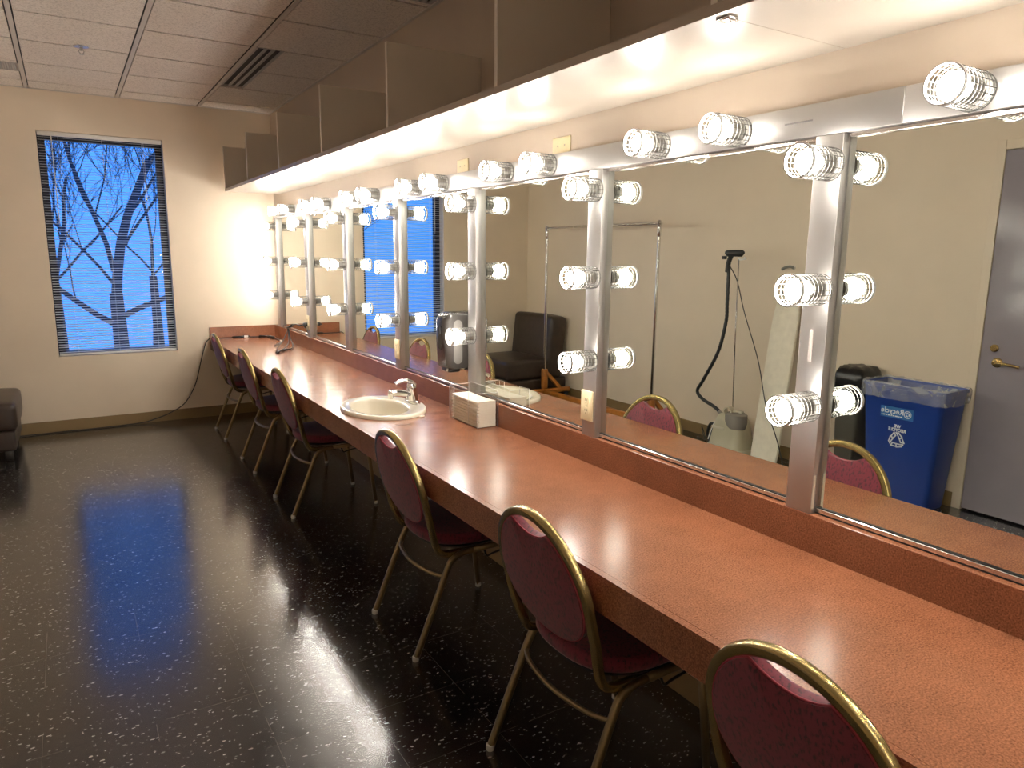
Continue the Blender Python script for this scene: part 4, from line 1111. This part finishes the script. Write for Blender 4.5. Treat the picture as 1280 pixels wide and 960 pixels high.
for wv in (0.012, 0.006, 0.018, 0.010, 0.006, 0.014, 0.009, 0.012, 0.005):
    box(bm, x_, x_ + wv, -0.0235, -0.0165, 0, 0.0006, 0, 2, Ml); x_ += wv + 0.0045
obj('small_print', bm, print_m, lbl, sm=False)
bm = mb(); Mr = bin_M(LY - 0.066, LZ + 0.001, 0.0011)
def ring2d(bm, r0, r1, M, a0=0, a1=2 * PI, n=32, d=0.0008):
    vs = [[bm.verts.new(M @ Vector((r * math.cos(a0 + (a1 - a0) * k / n), r * math.sin(a0 + (a1 - a0) * k / n), d))) for r in (r0, r1)] for k in range(n + 1)]
    for A, B in zip(vs, vs[1:]): bm.faces.new((A[0], A[1], B[1], B[0]))
ring2d(bm, 0.0185, 0.0225, Mr)
for k in range(3): ring2d(bm, 0.006, 0.013, Mr, 2 * PI * k / 3 + 0.3, 2 * PI * k / 3 + 1.9, 8)
obj('round_emblem', bm, print_m, lbl, sm=False)
MZ = 0.402
bm = text_bm('WE', 0.026, bin_M(0.010, MZ + 0.085, 0.0012), bold=0.0012)
b2 = text_bm('RECYCLE', 0.026, bin_M(0.010, MZ + 0.062, 0.0012), bold=0.0012); merge(bm, b2)
obj('lettering', bm, print_m, rb_, sm=False)
# three folded arrows, outlined
bm = mb(); Ma = bin_M(0.010, MZ, 0.0008)
def outline(bm, poly, M, w=0.0075, d=0.0006):
    n = len(poly); P = [Vector((p[0], p[1], 0)) for p in poly]
    for i in range(n):
        a, b = P[i], P[(i + 1) % n]; t_ = (b - a).normalized(); s_ = Vector((-t_.y, t_.x, 0)) * w / 2
        a2, b2_ = a - t_ * w / 2, b + t_ * w / 2
        bm.faces.new([bm.verts.new(M @ (q + Vector((0, 0, d)))) for q in (a2 - s_, b2_ - s_, b2_ + s_, a2 + s_)])
for k in range(3):
    R_ = Matrix.Rotation(2 * PI * k / 3, 2)
    for poly_ in ([(-0.034, 0.024), (-0.012, 0.046), (0.004, 0.046), (-0.008, 0.030), (-0.018, 0.012)], [(0.006, 0.028), (0.016, 0.046), (0.034, 0.018), (0.020, 0.010)]):
        outline(bm, [tuple(R_ @ Vector(p)) for p in poly_], Ma)
obj('recycling_mark', bm, print_m, rb_, sm=False)

# dark bin with black bag behind it
gb = thing('trash_bin', 'dark grey trash bin with black bag, between ironing board and blue bin', 'trash bin', (-2.685, 2.665, 0))
bm = mb(); loft(bm, [rect_ring(0.085, 0.062, 0.02, 0.002), rect_ring(0.11, 0.088, 0.025, 0.70), rect_ring(0.105, 0.083, 0.025, 0.70), rect_ring(0.08, 0.06, 0.02, 0.03)], True, True); obj('bin_body', bm, greybin_m, gb, ang=45)
bm = mb(); rr_ = []
for hx, hy, z, am in ((0.116, 0.094, 0.60, 0.012), (0.125, 0.100, 0.66, 0.014), (0.126, 0.104, 0.72, 0.014), (0.118, 0.100, 0.765, 0.016), (0.09, 0.085, 0.79, 0.016), (0.055, 0.055, 0.798, 0.014), (0.02, 0.02, 0.800, 0.006)):
    P = resample([(p, 0, 0) for p in rect_ring(hx, hy, min(hx, hy) * 0.4, z)], 90)
    rr_.append([p + Vector((p.x, p.y, 0.3)).normalized() * noise.noise(p * 24 + Vector((3, 1, 2))) * am for p in P])
loft(bm, rr_, False, True); obj('black_bag', bm, bag_m, gb, ang=60)

# ================================================================== CORDS
e1 = thing('extension_cord', 'black extension cord running off the counter end and along the far wall floor', 'cord', (0, 0, 0), 0)
zf = ZC + 0.006
pts = catmull([(-2.70, 6.60, 0.006), (-2.30, 6.73, 0.006), (-2.06, 6.765, 0.006), (-1.79, 6.772, 0.006), (-1.50, 6.776, 0.006), (-1.22, 6.79, 0.010), (-1.10, 6.800, 0.032), (-0.98, 6.800, 0.074), (-0.86, 6.795, 0.15), (-0.765, 6.79, 0.31), (-0.705, 6.785, 0.52), (-0.662, 6.775, 0.665), (-0.636, 6.768, 0.706), (-0.612, 6.762, zf + 0.004), (-0.57, 6.757, zf), (-0.50, 6.765, zf), (-0.40, 6.77, zf), (-0.34, 6.765, zf)], 8)
bm = mb(); tube(bm, pts, 0.0045, 7); obj('cable', bm, black_m, e1)
bm = mb(); tube(bm, [(-0.43, 6.765, ZC + 0.0105), (-0.30, 6.755, ZC + 0.0105)], 0.0095, 10, ry=0.013); box(bm, -0.345, -0.285, 6.742, 6.768, ZC + 0.001, zf + 0.016, 0.004, 1); obj('connector', bm, black_m, e1)
bm = mb(); box(bm, -0.335, -0.300, 6.738, 6.7418, ZC + 0.004, zf + 0.018, 0.001, 1); o = obj('tag', bm, white_m, e1); o['label'] = 'white paper tag'
e2 = thing('adapter_cord', 'black cord lying along the end splash and curling near the wall', 'cord', (0, 0, 0), 0)
pts = catmull([(-0.282, 6.752, zf), (-0.22, 6.75, zf), (-0.15, 6.70, zf), (-0.11, 6.58, zf), (-0.105, 6.42, zf), (-0.115, 6.28, zf), (-0.15, 6.20, zf), (-0.20, 6.10, zf), (-0.235, 6.03, zf)], 8)
bm = mb(); tube(bm, pts, 0.005, 7); obj('cable', bm, black_m, e2)
bm = mb(); tube(bm, [(-0.20, 6.745, ZC + 0.0105), (-0.13, 6.68, ZC + 0.0105)], 0.0095, 8); tube(bm, [(-0.128, 6.66, ZC + 0.0125), (-0.11, 6.56, ZC + 0.0125)], 0.0115, 8); obj('connector', bm, black_m, e2)
bm = mb(); tube(bm, [(-0.112, 6.33, ZC + 0.009), (-0.118, 6.28, ZC + 0.009)], 0.008, 8); o = obj('white_cap', bm, white_m, e2)
e3 = thing('power_splitter_cord', 'black splitter cord from the second post outlet, plug ends hanging onto the counter', 'cord', (0, 0, 0), 0)
py = P_NEAR[1] + 0.045
bm = mb(); box(bm, XB - 0.040, XB - 0.0088, py - 0.014, py + 0.014, 0.90, 0.928, 0.004, 1); obj('plug', bm, black_m, e3)
pts = catmull([(XB - 0.040, py, 0.914), (XB - 0.06, py + 0.03, 0.905), (XB - 0.045, py + 0.20, 0.898), (XB - 0.04, py + 0.34, 0.875)], 8)
bm = mb(); tube(bm, pts, 0.0045, 7); obj('cable', bm, black_m, e3)
bm = mb(); tube(bm, [(XB - 0.04, py + 0.32, 0.880), (XB - 0.048, py + 0.46, 0.845)], 0.012, 9); obj('splitter_block', bm, black_m, e3)
ends = [[(-0.094, 6.12, 0.845), (-0.12, 6.10, 0.80), (-0.17, 6.03, 0.745), (-0.25, 5.88, zf + 0.003), (-0.285, 5.74, zf), (-0.262, 5.70, zf)],
        [(-0.094, 6.13, 0.845), (-0.11, 6.06, 0.78), (-0.15, 5.93, 0.738), (-0.23, 5.76, zf + 0.004), (-0.30, 5.62, zf + 0.003)],
        [(-0.094, 6.125, 0.845), (-0.10, 6.05, 0.77), (-0.12, 5.90, 0.728), (-0.17, 5.76, zf + 0.003), (-0.215, 5.715, zf + 0.003)]]
for e_ in ends:
    bm = mb(); tube(bm, catmull(e_, 8), 0.0042, 7); lead = obj('lead', bm, black_m, e3)
for a, b in (((-0.30, 5.62, ZC + 0.0112), (-0.335, 5.56, ZC + 0.0112)), ((-0.215, 5.715, ZC + 0.0112), (-0.262, 5.67, ZC + 0.0112))):
    bm = mb(); tube(bm, [a, Vector(a).lerp(Vector(b), .4), b], [0.006, 0.010, 0.0105], 10, ry=0.012); obj('plug_end', bm, black_m, e3)

# ================================================================== LIGHT, SKY, CAMERA
w = bpy.data.worlds.new('dusk sky'); scene.world = w; w.use_nodes = True
nt = w.node_tree; bg = nt.nodes['Background']
tc = nt.nodes.new('ShaderNodeTexCoord'); sx = nt.nodes.new('ShaderNodeSeparateXYZ'); r = nt.nodes.new('ShaderNodeValToRGB')
r.color_ramp.elements[0].position = 0.0; r.color_ramp.elements[0].color = (0.085, 0.33, 1.0, 1)
r.color_ramp.elements[1].position = 0.5; r.color_ramp.elements[1].color = (0.06, 0.22, 0.80, 1)
nt.links.new(tc.outputs['Generated'], sx.inputs['Vector']); nt.links.new(sx.outputs['Z'], r.inputs['Fac']); nt.links.new(r.outputs['Color'], bg.inputs['Color'])
bg.inputs['Strength'].default_value = 1.75

f = 886.2738
cd = bpy.data.cameras.new('camera'); cam = bpy.data.objects.new('camera', cd); COL.objects.link(cam)
cd.sensor_fit = 'HORIZONTAL'; cd.sensor_width = 36.0; cd.lens = f / 1280 * 36.0; cd.clip_start = 0.02; cd.clip_end = 200
R3 = Vector((0.8491016507609314, -0.5281305230928814, 0.01022434607692688)); U3 = Vector((0.08642201910292976, 0.15798798351862606, 0.9836518854136819)); F3 = Vector((0.5211119086043172, 0.8343368310468846, -0.17978996376162948))
cam.matrix_world = basis(R3, U3, -F3, (-1.66517, 0.0, 1.48236))
scene.camera = cam

vs = scene.view_settings
scene.display_settings.display_device = 'sRGB'
vs.view_transform = 'Standard'; vs.look = 'None'; vs.exposure = 0.0; vs.gamma = 1.0; vs.use_curve_mapping = False
cy = scene.cycles
cy.use_denoising = True; cy.use_adaptive_sampling = False
cy.max_bounces = 10; cy.diffuse_bounces = 5; cy.glossy_bounces = 7; cy.transmission_bounces = 6; cy.transparent_max_bounces = 16
cy.caustics_reflective = True; cy.caustics_refractive = False
cy.sample_clamp_indirect = 14.0; cy.sample_clamp_direct = 0.0
cy.blur_glossy = 0.0
